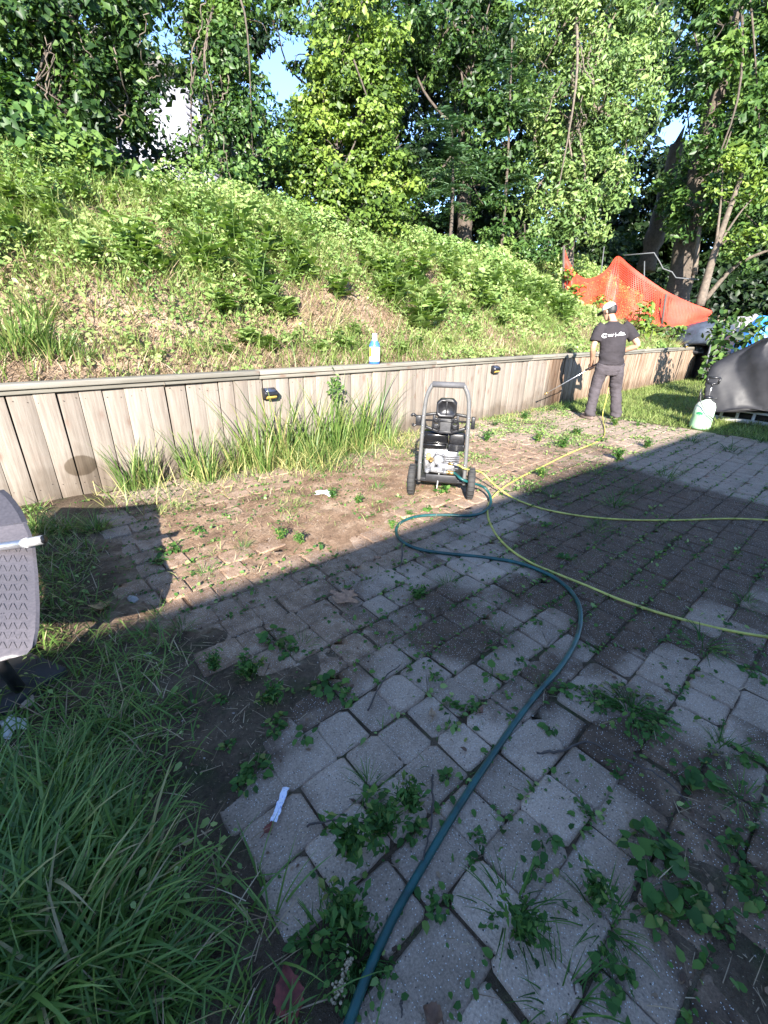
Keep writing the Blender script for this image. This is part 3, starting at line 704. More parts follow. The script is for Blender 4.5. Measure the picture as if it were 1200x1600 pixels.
hanging_vines(tB, [(318, 0, 150), (326, 30, 220), (335, 60, 260), (345, 120, 280), (355, 90, 270), (322, 100, 250), (365, 180, 285)], 9.6, np.random.default_rng(5), BARKP)
tree('dark_shrub', 'dark shrub in the gap between the vine wrapped tree and the bright vine mound', 'bush', (450, 290), (450, 230), 11.0,
     [(440, 230, 40, 40, 11), (480, 240, 40, 40, 11), (450, 275, 50, 25, 10.6)], L_MID, 170, .1, seed=24, r=.04, group=G_R, stems=2)
tree('shade_tree', 'dark crowned tree rising behind the bright vine mound', 'tree', (520, 300), (520, 0), 13.5,
     [(475, 20, 60, 55, 13.2), (540, 10, 60, 60, 13.3), (600, 30, 60, 60, 13.6), (480, 85, 34, 30, 13.2), (470, -60, 90, 50, 13.6), (580, -60, 90, 50, 13.8), (610, 110, 40, 50, 13.8), (430, 30, 26, 40, 13.2)], L_DARK, 150, .12, seed=25, r=.14, group=G_R)
tree('vine_mound', 'tall bright yellow green vine mound on the crest of the slope', 'vine', (560, 350), (560, 90), 11.2,
     [(540, 110, 46, 50, 10.7), (590, 90, 40, 46, 10.8), (505, 165, 46, 40, 10.6), (565, 180, 55, 48, 10.5), (480, 215, 36, 36, 10.5), (530, 245, 60, 50, 10.4), (595, 250, 45, 60, 10.4), (625, 295, 26, 50, 10.3), (570, 320, 50, 40, 10.2), (500, 290, 50, 36, 10.2), (470, 270, 24, 26, 10.2), (600, 180, 30, 50, 10.7), (555, 45, 40, 40, 11.0), (500, 335, 44, 26, 9.9), (540, 345, 50, 26, 9.9), (600, 345, 40, 28, 10.1), (460, 250, 30, 34, 10.4)], L_VINE, 400, .085, .75, .4, .10, seed=26, group=G_R, stems=3)
tree('shade_tree', 'dark tree standing behind the sumac in the middle of the ridge', 'tree', (730, 350), (740, -10), 14.5,
     [(690, 40, 60, 60, 14.3), (760, 40, 60, 60, 14.4), (720, 110, 60, 50, 14.2), (780, 130, 56, 60, 14.3), (660, 130, 30, 30, 14.4), (750, 200, 50, 45, 14.1), (790, 230, 40, 60, 14.2), (740, 290, 60, 50, 14), (690, -50, 90, 50, 14.8), (780, -50, 80, 50, 14.8), (640, 60, 36, 60, 14.5), (650, 330, 60, 34, 13.6)], L_DARK, 140, .13, seed=27, r=.18, group=G_R)
tW = tree('weeping_tree', 'large light green tree with drooping foliage right of the ridge centre', 'tree', (890, 385), (900, 0), 15.5,
     [(860, 30, 60, 50, 15.6), (930, 40, 70, 55, 15.6), (1000, 30, 46, 50, 15.8), (850, 100, 50, 45, 15.4), (920, 110, 60, 50, 15.3), (985, 110, 50, 50, 15.5), (870, 170, 46, 42, 15.2), (935, 180, 56, 45, 15.1), (1000, 170, 34, 45, 15.3), (955, 240, 46, 42, 15), (885, 240, 50, 36, 15), (845, 285, 46, 36, 14.8), (905, 295, 56, 40, 14.8), (865, 335, 46, 32, 14.6), (915, 345, 40, 28, 14.6), (880, -60, 100, 60, 16), (1000, -50, 70, 50, 16), (835, 215, 30, 34, 15.2), (960, 300, 24, 30, 15)], L_LIGHT, 150, .125, .45, 1.0, .17, seed=28, group=G_R, hang=.9, up=.25, bark=BARKP)
hanging_vines(tW, [(905, 60, 130), (915, 80, 160), (895, 110, 170), (925, 70, 140), (880, 130, 190), (910, 150, 200), (898, 170, 260)], 14.6, np.random.default_rng(6), BARKP)
tree('leafy_bush', 'rounded green bush under the weeping tree next to the orange netting', 'bush', (820, 395), (820, 350), 14.2,
     [(800, 370, 50, 26, 14.2), (835, 400, 50, 22, 13.9), (780, 395, 34, 18, 13.8)], L_MID, 150, .13, seed=29, r=.03, group=G_R, stems=3)
tR = tree('forked_tree', 'big dark tree with a stout leaning trunk at the right edge', 'tree', (1080, 420), (1160, -30), 19.0,
     [(1170, 90, 50, 50, 18.8), (1195, 30, 50, 50, 19), (1180, 170, 50, 50, 18.6), (1150, 240, 40, 40, 18.7), (1190, 250, 46, 60, 18.4), (1150, 330, 50, 36, 18.4), (1190, 360, 50, 50, 18.2), (1230, 120, 60, 160, 18.8), (1080, 30, 34, 34, 19.4), (1110, -40, 60, 50, 19.6), (1200, -60, 70, 60, 19.4), (1070, 130, 26, 50, 19.4), (1105, 120, 34, 46, 17.6), (1130, 40, 40, 40, 17.8), (1095, 215, 26, 36, 17.6), (1120, 270, 34, 40, 17.5), (1085, 330, 34, 34, 17.8), (1060, 300, 36, 50, 19.4), (1110, 180, 22, 40, 19.2)], L_MID, 95, .17, seed=30, r=.36, group=G_R, hang=.3)
# bare broken trunk and the thin pale leaning trunk
b = atd(1010, 415, 20.5); b[2] -= .2
t = thing('dead_trunk', 'bare broken dead trunk standing between the weeping tree and the forked tree', 'tree', tuple(b), 0)
e = atd(1058, 225, 20.5); g = Geo(); P = curve([b, (b + e) / 2 + [.1, 0, 0], e], 8); g.tube(P, np.linspace(.34, .20, len(P)) * (1 + .08 * np.random.default_rng(2).normal(size=len(P))), 10)
k = P[-1]; g.tube([k, k + [.04, -.1, .5]], [.12, .01], 5); g.tube([k + [.1, -.1, 0], k + [.12, -.16, .3]], [.08, .01], 5); part(g, 'trunk', BARK, t)
b = gz(1092, 500) * 0 + atd(1093, 478, 17.0)
t = thing('young_tree', 'thin pale trunked young tree leaning right behind the orange netting', 'tree', tuple(b), 0)
e = atd(1160, 270, 17.0); m = atd(1118, 390, 17.0); g = Geo(); P = curve([b, m, e], 8); g.tube(P, np.linspace(.13, .05, len(P)), 8)
for (qx, qy) in ((1150, 380), (1185, 300), (1130, 250)):
    s = P[len(P) // 2]; q = atd(qx, qy, 16.8); g.tube(curve([s, (s + q) / 2 + [0, 0, .15], q], 4), [.045, .04, .034, .03, .026, .022, .018, .014, .01][:9], 5)
part(g, 'trunk', BARKP, t)
g = Geo(); fill_crown(g, [(1160, 255, 22, 22, 16.8), (1140, 262, 16, 14, 16.6), (1185, 290, 18, 20, 16.8), (1120, 300, 14, 14, 17), (1165, 375, 30, 20, 16.7)], 110, .15, .5, .6, np.random.default_rng(31)); part(g, 'crown', L_VINE, t)
for (pts, lab) in (([(1100, 470), (1150, 415), (1215, 385)], 'grey fallen branch slanting up behind the junk heap'), ([(1085, 430), (1095, 350), (1118, 300)], 'bare pale limb leaning in the dark right hand wood')):
    Q = curve([atd(x, y, 18.0) for x, y in pts], 6); g = Geo(); g.tube(Q, np.linspace(.08, .03, len(Q)), 7); tag(g.build('branch', BARKP), lab, 'branch')

# ailanthus / sumac with long feathered leaves
def frond(g, b, d, L, rng, n=11, ls=.13):
    d = unit(np.array(d, float)); P = [np.array(b, float)]; v = d.copy()
    for k in range(n): v = unit(v + np.array([0, 0, -.10])); P.append(P[-1] + v * L / n)
    P = np.array(P); g.tube(P, np.linspace(.008, .003, len(P)), 4, tint=.8)
    S = unit(np.cross(v, [0, 0, 1.0])); pts = []; ax = []; nn = []
    tt = rng.random() * .6
    for k in range(2, n + 1):
        for s in (-1, 1):
            a = unit(S * s + unit(P[k] - P[k - 1]) * .45); pts.append(P[k] + a * ls * .45); ax.append(a); nn.append(np.array([0, 0, 1.0]) + rng.normal(size=3) * .25 - d * .2)
    leaves(g, pts, nn, ls * (.8 + .4 * rng.random(len(pts))), .32, .35, rng=rng, tint=np.clip(tt + .3 * rng.random(len(pts)), 0, 1), axis=ax)
rng = np.random.default_rng(41)
def sumac(px, py_base, py_top, D, R_, label, n=34, group=None):
    b = atd(px, py_base, D); b[2] = min(b[2], float(slope_z(b[0], b[1])))
    t = thing('sumac', label, 'tree', tuple(b), 0, group); top = atd(px, py_top, D); g = Geo()
    g.tube(curve([b, (b + top) / 2 + [.08, 0, 0], top], 8), np.linspace(.05, .02, 17), 6); part(g, 'stem', BARK, t); g = Geo()
    for k in range(n):
        f = .35 + .65 * rng.random(); a = rng.random() * 6.28; s = b + (top - b) * f
        frond(g, s, (math.cos(a), math.sin(a), .35 + .6 * (f - .3)), R_ * (.7 + .5 * rng.random()) * (1.15 - .4 * f), rng, 11, R_ * .17)
    part(g, 'crown', L_SUMAC, t)
sumac(706, 345, 195, 12.2, 1.05, 'young sumac with long feathered leaves in front of the dark trees', 46)
sumac(800, 250, 60, 13.9, 1.0, 'taller sumac with pale feathered leaves mixed into the dark crown', 40)
sumac(505, 190, 140, 10.6, .5, 'small sumac sprouting out of the bright vine mound', 14)

# ------------------------------------------------------------------ the weedy slope: straw, ground cover, grass, leafy weeds
rng = np.random.default_rng(50)
def scatter(n, x0, x1, y0, y1): return rng.uniform(x0, x1, n), rng.uniform(y0, y1, n)
def slope_dense(x, y):
    """0 = bare straw, 1 = thick green"""
    d = .24 + .55 * sstep(5.6, 7.3, y + (fbm(x * .8, y * .8, 61) - .5) * 2.0) + (fbm(x * .9, y * .9, 62) - .5) * 1.6
    d = d - .30 * sstep(5.7, 5.1, y) * sstep(.35, .6, fbm(x * .8 + 4, y * .8, 64))
    return np.clip(d, 0, 1)
x, y = scatter(130000, -3, 22, 4.4, 9.2); keep = rng.random(len(x)) < np.where(slope_dense(x, y) < .75, .9, .25) * np.clip(11 / np.hypot(x, y), .25, 1.0); x, y = x[keep], y[keep]
P = np.column_stack([x, y, slope_z(x, y) + .005]); g = Geo()
blades(g, P, .10 + .22 * rng.random(len(x)), .008 + .006 * rng.random(len(x)), rng, lean=.9, bend=.9, segs=2)
tag(g.build('dry_straw', L_DRY), kind='stuff')
x, y = scatter(300000, -3, 24, 4.35, 9.6); keep = rng.random(len(x)) < slope_dense(x, y) * np.clip(11 / np.hypot(x, y), .25, 1.0); x, y = x[keep], y[keep]; n = len(x)
hh = (.03 + .26 * rng.random(n) * (.2 + 1.2 * sstep(.35, .7, fbm(x * 2.1, y * 2.1, 63))) * (.5 + .7 * sstep(5, 7, y))) 
P = np.column_stack([x, y, slope_z(x, y) + hh]); g = Geo()
leaves(g, P, rng.normal(size=(n, 3)) * .6 + [0, -.3, 1] + np.array(SUN) * .5, (.035 + .055 * rng.random(n)) * np.clip(np.hypot(x, y) / 9, .8, 1.6), .65, .4, rng=rng, tint=np.clip(fbm(x * 1.3, y * 1.3, 66) + .25 * rng.normal(size=n), 0, 1))
tag(g.build('ground_cover', L_COVER), kind='stuff')
x, y = scatter(230000, -3, 22, 4.35, 9.2); keep = rng.random(len(x)) < (.25 + .8 * sstep(.45, .65, fbm(x * 1.1, y * 1.1, 67))) * np.clip(10 / np.hypot(x, y), .2, 1.0) * (.35 + slope_dense(x, y)); x, y = x[keep], y[keep]
P = np.column_stack([x, y, slope_z(x, y) - .01]); g = Geo()
blades(g, P, .10 + .34 * rng.random(len(x)) * (.5 + fbm(x * 1.5, y * 1.5, 68)), .007 + .008 * rng.random(len(x)), rng, lean=.4, bend=.9, segs=3, tint=np.clip(fbm(x * 1.1, y * 1.1, 69) * 1.2 - .1 + .22 * rng.normal(size=len(x)), 0, 1))
tag(g.build('slope_grass', L_LAWN), kind='stuff')
# ivy carpet in the shade at the crest
x, y = scatter(8000, -2, 18, 8.0, 9.6); n = len(x); P = np.column_stack([x, y, slope_z(x, y) + .05 + .3 * rng.random(n) * fbm(x * 2, y * 2, 5)]); g = Geo()
leaves(g, P, rng.normal(size=(n, 3)) * .5 + [0, -.4, 1], .10, .8, .4, rng=rng); tag(g.build('ivy_carpet', L_MID), kind='stuff')

def leafy_weed(h, nst, ls, rng, spread=.5, asp=.6, shape='b', nl=9):
    g = Geo()
    for k in range(nst):
        a = rng.random() * 6.28; q = spread * h * rng.random()
        top = np.array([math.cos(a) * q, math.sin(a) * q, h * (.6 + .4 * rng.random())])
        S = curve([(top[0] * .1, top[1] * .1, 0), top * [.45, .45, .55], top], 4); g.tube(S, np.linspace(.006, .003, len(S)), 3, tint=.3)
        m = int(nl * (.7 + .6 * rng.random()))
        f = .2 + .8 * rng.random(m); pt = np.array([S[min(len(S) - 1, int(v * (len(S) - 1)))] for v in f])
        an = rng.random(m) * 6.28; ax = np.column_stack([np.cos(an), np.sin(an), .25 * np.ones(m)])
        leaves(g, pt, np.column_stack([-.3 * np.cos(an), -.3 * np.sin(an), np.ones(m)]) + rng.normal(size=(m, 3)) * .2, ls * (.6 + .7 * rng.random(m)) * (1.2 - .5 * f), asp, .45, shape, rng=rng, axis=ax, tint=np.clip(.35 + .4 * f + .15 * rng.normal(size=m), 0, 1))
    return g
wr = np.random.default_rng(52)
WM = {}
for kind, (h, ns, ls, sp, asp) in dict(tall=(.62, 9, .17, .5, .55), bushy=(.42, 12, .13, .8, .7), low=(.26, 12, .12, 1.0, .75)).items():
    WM[kind] = [leafy_weed(h, ns, ls, wr, sp, asp).mesh(kind + '_weed') for _ in range(4)]
    for me in WM[kind]: me.materials.append(L_WEED)
WL = dict(tall='tall leafy green weed growing up the sunny slope above the wall', bushy='bushy broad leaved weed on the sunny slope above the wall', low='low spreading broad leaved weed among the straw above the wall')
WS = dict(tall='tall leafy green weed', bushy='bushy broad leaved weed', low='low spreading weed')
SLOPE = []; TUFTS = []
def weed(kind, x, y, z, s, label=None, group='leafy weeds on the slope'):
    o = bpy.data.objects.new('slope_weed', WM[kind][int(wr.integers(0, 4))]); C.objects.link(o)
    o.location = (x, y, z - .02); o.scale = (s, s, s * (.85 + .3 * wr.random())); o.rotation_euler = (wr.normal() * .1, wr.normal() * .1, wr.random() * 6.28)
    tag(o, label or WL[kind], 'weed', group); SLOPE.append((o, WS[kind], bool(label)))
def hit(px, py):
    d = ray(px, py)
    for t in np.arange(3, 40, .02):
        w = CAM + t * d
        if w[1] > 4.35 and w[2] <= slope_z(w[0], w[1]): return w
    return None
for (px, py, kind, s) in [(370, 400, 'tall', 1.25), (420, 410, 'tall', 1.2), (350, 360, 'bushy', 1.2), (400, 440, 'tall', 1.0), (480, 440, 'bushy', 1.4), (450, 500, 'low', 1.2), (530, 470, 'tall', 1.1), (600, 450, 'tall', 1.2), (570, 430, 'bushy', 1.2), (640, 440, 'tall', 1.0), (700, 450, 'tall', .9), (740, 440, 'bushy', 1.2), (670, 410, 'bushy', 1.4), (780, 470, 'tall', .8),
        (800, 440, 'bushy', 1.4), (850, 470, 'bushy', 1.2), (720, 400, 'tall', 1.1), (770, 400, 'bushy', 1.3), (560, 390, 'bushy', 1.3), (480, 380, 'bushy', 1.3), (300, 350, 'bushy', 1.2), (240, 330, 'bushy', 1.3), (180, 320, 'bushy', 1.2), (110, 320, 'tall', 1.1), (60, 320, 'bushy', 1.5), (20, 340, 'tall', 1.2), (90, 370, 'bushy', 1.2), (40, 390, 'bushy', 1.1), (200, 380, 'low', 1.4),
        (530, 550, 'bushy', .8), (500, 555, 'low', .9), (550, 530, 'tall', .55), (420, 550, 'low', 1.0), (390, 540, 'low', 1.0), (460, 540, 'bushy', .6), (650, 545, 'bushy', .6), (700, 540, 'bushy', .5), (740, 525, 'tall', .5), (625, 555, 'low', .8), (350, 555, 'low', .7), (280, 300, 'bushy', 1.2), (340, 320, 'low', 1.5), (620, 380, 'bushy', 1.4), (840, 430, 'tall', 1.1), ]:
    w = hit(px, py)
    if w is not None: weed(kind, w[0], w[1], w[2], s * (1.0 - .4 * float(sstep(6.4, 7.4, w[1]))))
x, y = scatter(300, -1.5, 13, 5.3, 8.8)
for a, b in zip(x, y):
    if a < 10.5 and slope_dense(a, b) > .45 or wr.random() < .15: weed(['tall', 'bushy', 'low', 'bushy'][int(wr.integers(0, 4))], a, b, float(slope_z(a, b)), (.75 + .8 * wr.random()) * (1.0 - .5 * float(sstep(6.2, 7.2, b))))
# taller grass tufts standing on the slope
def tuft(name, n, h, w, r, m, rng, lean=.3, bend=.9, segs=3):
    a = rng.random(n) * 6.28; q = r * np.sqrt(rng.random(n)); P = np.column_stack([np.cos(a) * q, np.sin(a) * q, -.01 + 0 * q])
    g = Geo(); blades(g, P, h * (.45 + .6 * rng.random(n)), w * (.7 + .6 * rng.random(n)), rng, lean, np.column_stack([np.cos(a), np.sin(a), 0 * a]) + rng.normal(size=(n, 3)) * [.5, .5, 0], segs=segs, bend=bend)
    me = g.mesh(name); me.materials.append(m); return me
TM = [tuft('tuft', 90, .42, .014, .16, L_TALL, wr, .25, 1.0) for _ in range(4)]
for (px, py, s, lab) in [(40, 545, 1.35, 'big bright grass tuft at the left end above the wall'), (85, 560, .9, None), (15, 560, 1.1, None), (130, 565, .6, None), (310, 555, .6, None), (240, 560, .5, None), (735, 530, .7, 'upright grass tuft above the wall near the solar light'), (680, 545, .5, None), (60, 500, .9, None), (200, 540, .45, None)]:
    w = hit(px, py)
    o = bpy.data.objects.new('grass_tuft', TM[int(wr.integers(0, 4))]); C.objects.link(o); o.location = w; o.scale = (s,) * 3; o.rotation_euler = (0, 0, wr.random() * 6)
    tag(o, lab or 'bright green grass tuft on the slope just above the wall', 'grass tuft', 'grass tufts above the wall'); TUFTS.append((o, 'bright green grass tuft', bool(lab)))

ORD = ['closest to', 'second closest to', 'third closest to', 'fourth closest to', 'fifth closest to', 'sixth closest to', 'seventh closest to', 'eighth closest to']
def autolabel(items, marks, most=8):
    '''labels that single out one of several alike plants by its rank of nearness to a landmark'''
    by = {}
    for o, base, done in items:
        d = [math.hypot(o.location[0] - m[1][0], o.location[1] - m[1][1]) for m in marks]; i = int(np.argmin(d)); by.setdefault((base, i), []).append((d[i], o, done))
    for (base, i), L in by.items():
        for r_, (d, o, done) in enumerate(sorted(L, key=lambda t: t[0])):
            if not done and r_ < most: o['label'] = '%s %s %s' % (base, ORD[r_], marks[i][0])
SM = [('the blue detergent bottle', aty(585, 566, WALL_Y)), ('the amber solar light', aty(420, 615, WALL_Y)), ('the solar light beyond the washer', aty(772, 577, WALL_Y)), ('the near end of the orange netting', atd(884, 452, 13.6)), ('the foot of the bright vine mound', atd(560, 350, 11.2)), ('the left end of the wall', aty(10, 600, WALL_Y)), ('the foot of the dark left tree', atd(95, 270, 10.0)), ('the foot of the vine wrapped tree', atd(345, 285, 10.3)), ('the foot of the feathered sumac', atd(706, 345, 12.2)), ('the wall above the wet stain and painted shadow', aty(866, 560, WALL_Y))]
autolabel(SLOPE, SM, 5); autolabel(TUFTS, SM[:3] + [('the big tuft at the left end', hit(40, 545))])

# ------------------------------------------------------------------ grass: left strip, lawn, foot of the wall
rng = np.random.default_rng(70)
def left_edge(y): return .29 - .10 * np.clip(1.5 - y, 0, 1.2) - .06 * np.clip(y - 2.2, 0, 2) + .07 * np.sin(y * 4.3) + .04 * np.sin(y * 11)
x, y = scatter(26000, -1.6, .5, .25, 4.22); e = left_edge(y)
k = rng.random(len(x)) < np.clip((e - x) / .12, 0, 1) * (.35 + .65 * fbm(x * 2.5, y * 2.5, 71)) * np.where(y < 1.7, 1.0, .75); x, y = x[k], y[k]; n = len(x)
P = np.column_stack([x, y, soil_z(x, y) - .005]); g = Geo()
blades(g, P, .05 + .15 * rng.random(n) * np.where(y < 1.9, 1.15, .75), .005 + .005 * rng.random(n), rng, lean=.75, bend=1.2, segs=4, tint=np.clip(.25 + .5 * rng.random(n) + .35 * (rng.random(n) > .95), 0, 1))
tag(g.build('left_grass', L_GRASS), kind='stuff')
# big arching clumps in the bottom left corner
STRIP = []; WALLG = []
TG = [tuft('clump', 150, .40, .0135, .13, L_GRASS, rng, .5, 1.35, 5) for _ in range(4)]
for i, (px, py, s, lab) in enumerate([(175, 1420, .85, 'big arching dark grass clump in the bottom left corner of the yard'), (90, 1500, .85, None), (60, 1380, .9, None), (130, 1290, .65, 'dense dark grass clump beside the edge of the pavers'), (235, 1545, .5, None), (30, 1560, .9, None), (110, 1210, .5, None), (60, 1230, .6, None), (-60, 1450, 1.0, None), (170, 1150, .4, None), (140, 1570, .75, None), (80, 1330, .7, None),
                                      (100, 830, .55, 'dark green grass tuft at the near foot of the wall'), (150, 830, .5, None), (60, 830, .5, None)]):
    w = gz(px, py); o = bpy.data.objects.new('grass_clump', TG[i % 4]); C.objects.link(o); o.location = w; o.scale = (s,) * 3; o.rotation_euler = (0, 0, rng.random() * 6)
    tag(o, lab or 'arching dark green grass clump growing in the unpaved strip', 'grass clump', 'grass clumps in the unpaved strip'); STRIP.append((o, 'arching dark grass clump', bool(lab)))
x, y = scatter(5200, -1.4, .55, .25, 4.2); k = rng.random(len(x)) < np.clip((left_edge(y) - x + .08) / .15, 0, 1) * .6; x, y = x[k], y[k]; n = len(x)
g = Geo(); blades(g, np.column_stack([x, y, soil_z(x, y) + .03 * rng.random(n)]), .04 + .14 * rng.random(n), .003 + .003 * rng.random(n), rng, lean=1.25, bend=.4, segs=3); tag(g.build('dead_blades', L_DRY), kind='stuff')
# small broad leaves mixed into the grass
x, y = scatter(2600, -1.2, .45, .3, 4.2); k = rng.random(len(x)) < np.clip((left_edge(y) - x + .05) / .1, 0, 1) * sstep(.45, .6, fbm(x * 2, y * 2, 75)); x, y = x[k], y[k]; n = len(x)
g = Geo(); a = rng.random(n) * 6.28
leaves(g, np.column_stack([x, y, .02 + .10 * rng.random(n)]), np.column_stack([.5 * np.cos(a), .5 * np.sin(a), np.ones(n)]), .014 + .026 * rng.random(n) ** 2, .75, .3, 'b', rng=rng, axis=np.column_stack([np.cos(a), np.sin(a), 0 * a]))
tag(g.build('strip_weeds', L_WEED), kind='stuff')
# lawn beyond the patio
x, y = scatter(60000, LAWN_X, 17, -1.5, 4.25); x = LAWN_X + (x - LAWN_X) ** 1.15 * .8; n = len(x)
k = rng.random(n) < np.clip((x - LAWN_X + .05 + .1 * np.sin(y * 6)) / .15, 0, 1) * (.5 + .5 * sstep(.3, .5, fbm(x * 1.2, y * 1.2, 76))); x, y = x[k], y[k]; n = len(x)
g = Geo(); blades(g, np.column_stack([x, y, lawn_z(x, y)]), .05 + .09 * rng.random(n), .006 + .004 * rng.random(n), rng, lean=.5, bend=1.1, segs=2)
tag(g.build('lawn_grass', L_LAWN), kind='stuff')
# rough grass along the foot of the wall, some of it yellowed
x, y = scatter(26000, .4, 7.6, 3.3, 4.26); q = (y - 3.3) / .95
den = np.clip(1.3 * q ** 1.4, 0, 1) * np.interp(x, [.4, .6, 1.3, 1.9, 2.25, 3.2, 3.6, 4.2, 5, 7.6], [.25, .5, .3, .35, 1.1, 1.1, .5, .3, .12, .35]) * (.3 + 1.0 * sstep(.4, .6, fbm(x * 2.2, y * 2.2, 77)))
k = rng.random(len(x)) < den; x, y = x[k], y[k]; n = len(x); yel = rng.random(n) < .38
for m, msk, nm in ((L_TALL, ~yel, 'wall_foot_grass'), (L_STRAWY, yel, 'yellowed_grass')):
    g = Geo(); xx, yy = x[msk], y[msk]; nn = len(xx)
    blades(g, np.column_stack([xx, yy, soil_z(xx, yy) - .003]), (.08 + .27 * rng.random(nn)) * np.interp(xx, [0, 3.3, 4.2, 8], [1, 1.1, .5, .4]), .005 + .004 * rng.random(nn), rng, lean=.45, bend=1.1, segs=3)
    tag(g.build(nm, m), kind='stuff')
TW = [tuft('tall', 64, .95, .0155, .13, L_TALL, rng, .12, .8, 5) for _ in range(5)]
for i, (px, py, s, lab) in enumerate([(205, 765, .62, None), (235, 760, .55, None), (300, 745, .68, 'separate tall grass clump between the round painted shadow and the first solar light'), (325, 752, .6, None), (395, 725, .95, 'tall grass clump standing right under the amber solar light'), (430, 715, 1.05, None), (470, 705, 1.0, None), (505, 700, 1.05, None), (545, 695, .95, None), (580, 690, 1.1, 'tallest grass clump, at the far end of its row by the pressure washer'), (450, 725, .7, None), (530, 712, .7, None), (370, 735, .6, None), (560, 705, .8, None), (610, 695, .55, None), (415, 738, .6, None), (490, 728, .6, None)]):
    w = gz(px, py); w[1] = min(w[1], 4.17); o = bpy.data.objects.new('tall_grass', TW[i % 5]); C.objects.link(o); o.location = w; o.scale = (s,) * 3; o.rotation_euler = (0, 0, rng.random() * 6)
    tag(o, lab or 'tall seeding grass clump in the row against the wooden wall', 'tall grass', 'tall grass along the wall'); WALLG.append((o, 'tall grass clump against the wall', bool(lab)))
# a weed hanging over the cap, beside the bottle
t = thing('hanging_weed', 'small dark leafy weed growing through the wall under the bottle', 'weed', tuple(aty(520, 610, 4.24)))
g = Geo(); a = rng.random(60) * 6.28
g.tube(curve([(0, .06, .12), (0, -.03, .13), (.01, -.06, -.08)], 5), .004, 4, tint=.3)
leaves(g, rng.normal(size=(60, 3)) * [.035, .03, .085] + [0, -.05, .03], rng.normal(size=(60, 3)) * .5 + [-.3, -1, .5], .05, .6, .7, 'b', rng=rng); g.build('leaves', L_MID, t)

# ------------------------------------------------------------------ weeds on the patio
def rosette(n, r, ls, rng, asp=.75, hgt=.05, droop=.2):
    g = Geo(); a = rng.random(n) * 6.28; q = r * np.sqrt(rng.random(n)); zz = .012 + hgt * rng.random(n) * (1 - .5 * q / r)
    B = np.column_stack([np.cos(a) * q, np.sin(a) * q, zz])
    for k in range(0, n, 2): g.tube([(B[k][0] * .15, B[k][1] * .15, 0), B[k] * [.6, .6, 1.1], B[k]], .0016, 3, tint=.4)
    leaves(g, B, np.column_stack([.25 * np.cos(a), .25 * np.sin(a), np.ones(n)]) + rng.normal(size=(n, 3)) * .28, ls * (.55 + .75 * rng.random(n)), asp, droop, 'h' if ls > .04 else 'b', rng=rng, axis=np.column_stack([np.cos(a + rng.normal(size=n) * .6), np.sin(a + rng.normal(size=n) * .6), 0 * a]), fold=.1)
    me = g.mesh('weed'); me.materials.append(L_WEEDP); return me
def feather(n, r, h, rng, m=None):
    g = Geo()
    for k in range(n):
        a = rng.random() * 6.28; e = np.array([math.cos(a) * r * rng.random(), math.sin(a) * r * rng.random(), h * (.5 + .5 * rng.random())]); S = curve([(0, 0, 0), e * [.4, .4, .6], e], 4); g.tube(S, .0018, 3, tint=.3)
        j = 16; pt = S[rng.integers(2, len(S), j)] + rng.normal(size=(j, 3)) * .012
        leaves(g, pt, rng.normal(size=(j, 3)) * .5 + [0, 0, 1], .022 + .014 * rng.random(j), .42, .2, rng=rng)
    me = g.mesh('weed'); me.materials.append(m or L_WEEDP); return me
L_WEEDP = leafmat('patio_weed_leaf', [(0, (.025, .07, .016)), (.5, (.055, .135, .028)), (.9, (.105, .2, .04)), (1, (.2, .22, .06))], trans=.25, rough=.55, spec=.2)
rg = np.random.default_rng(81)
KM = dict(ivy=[rosette(30, .12, .062, rg, .92, .07) for _ in range(4)], broad=[rosette(20, .07, .045, rg, .8, .06) for _ in range(4)], clover=[rosette(150, .15, .022, rg, .8, .035) for _ in range(3)],
          tuft=[tuft('weed', 46, .17, .0055, .05, L_WEEDP, rg, .6, 1.3, 4) for _ in range(4)], feather=[feather(11, .07, .11, rg) for _ in range(4)], sprout=[rosette(8, .03, .03, rg, .75, .03) for _ in range(4)],
          flat=[tuft('weed', 60, .26, .010, .06, L_WEEDP, rg, .95, 1.1, 5) for _ in range(3)])
KL = dict(ivy='creeping ivy like weed with heart shaped leaves on the shaded pavers', broad='small broad leaved weed rooted in a paver joint', clover='dark mat of tiny leaved clover spreading over the pavers', tuft='thin bladed grass tuft sprouting between the pavers',
          feather='fine feathery weed standing between the pavers', sprout='tiny green sprout in a paver joint', flat='sprawling grass weed flattened over the pavers')
KS = dict(ivy='creeping ivy like weed', broad='small broad leaved weed', clover='dark clover like mat', tuft='thin bladed grass tuft', feather='fine feathery weed', sprout='tiny green sprout', flat='sprawling grass weed')
AUTO = []
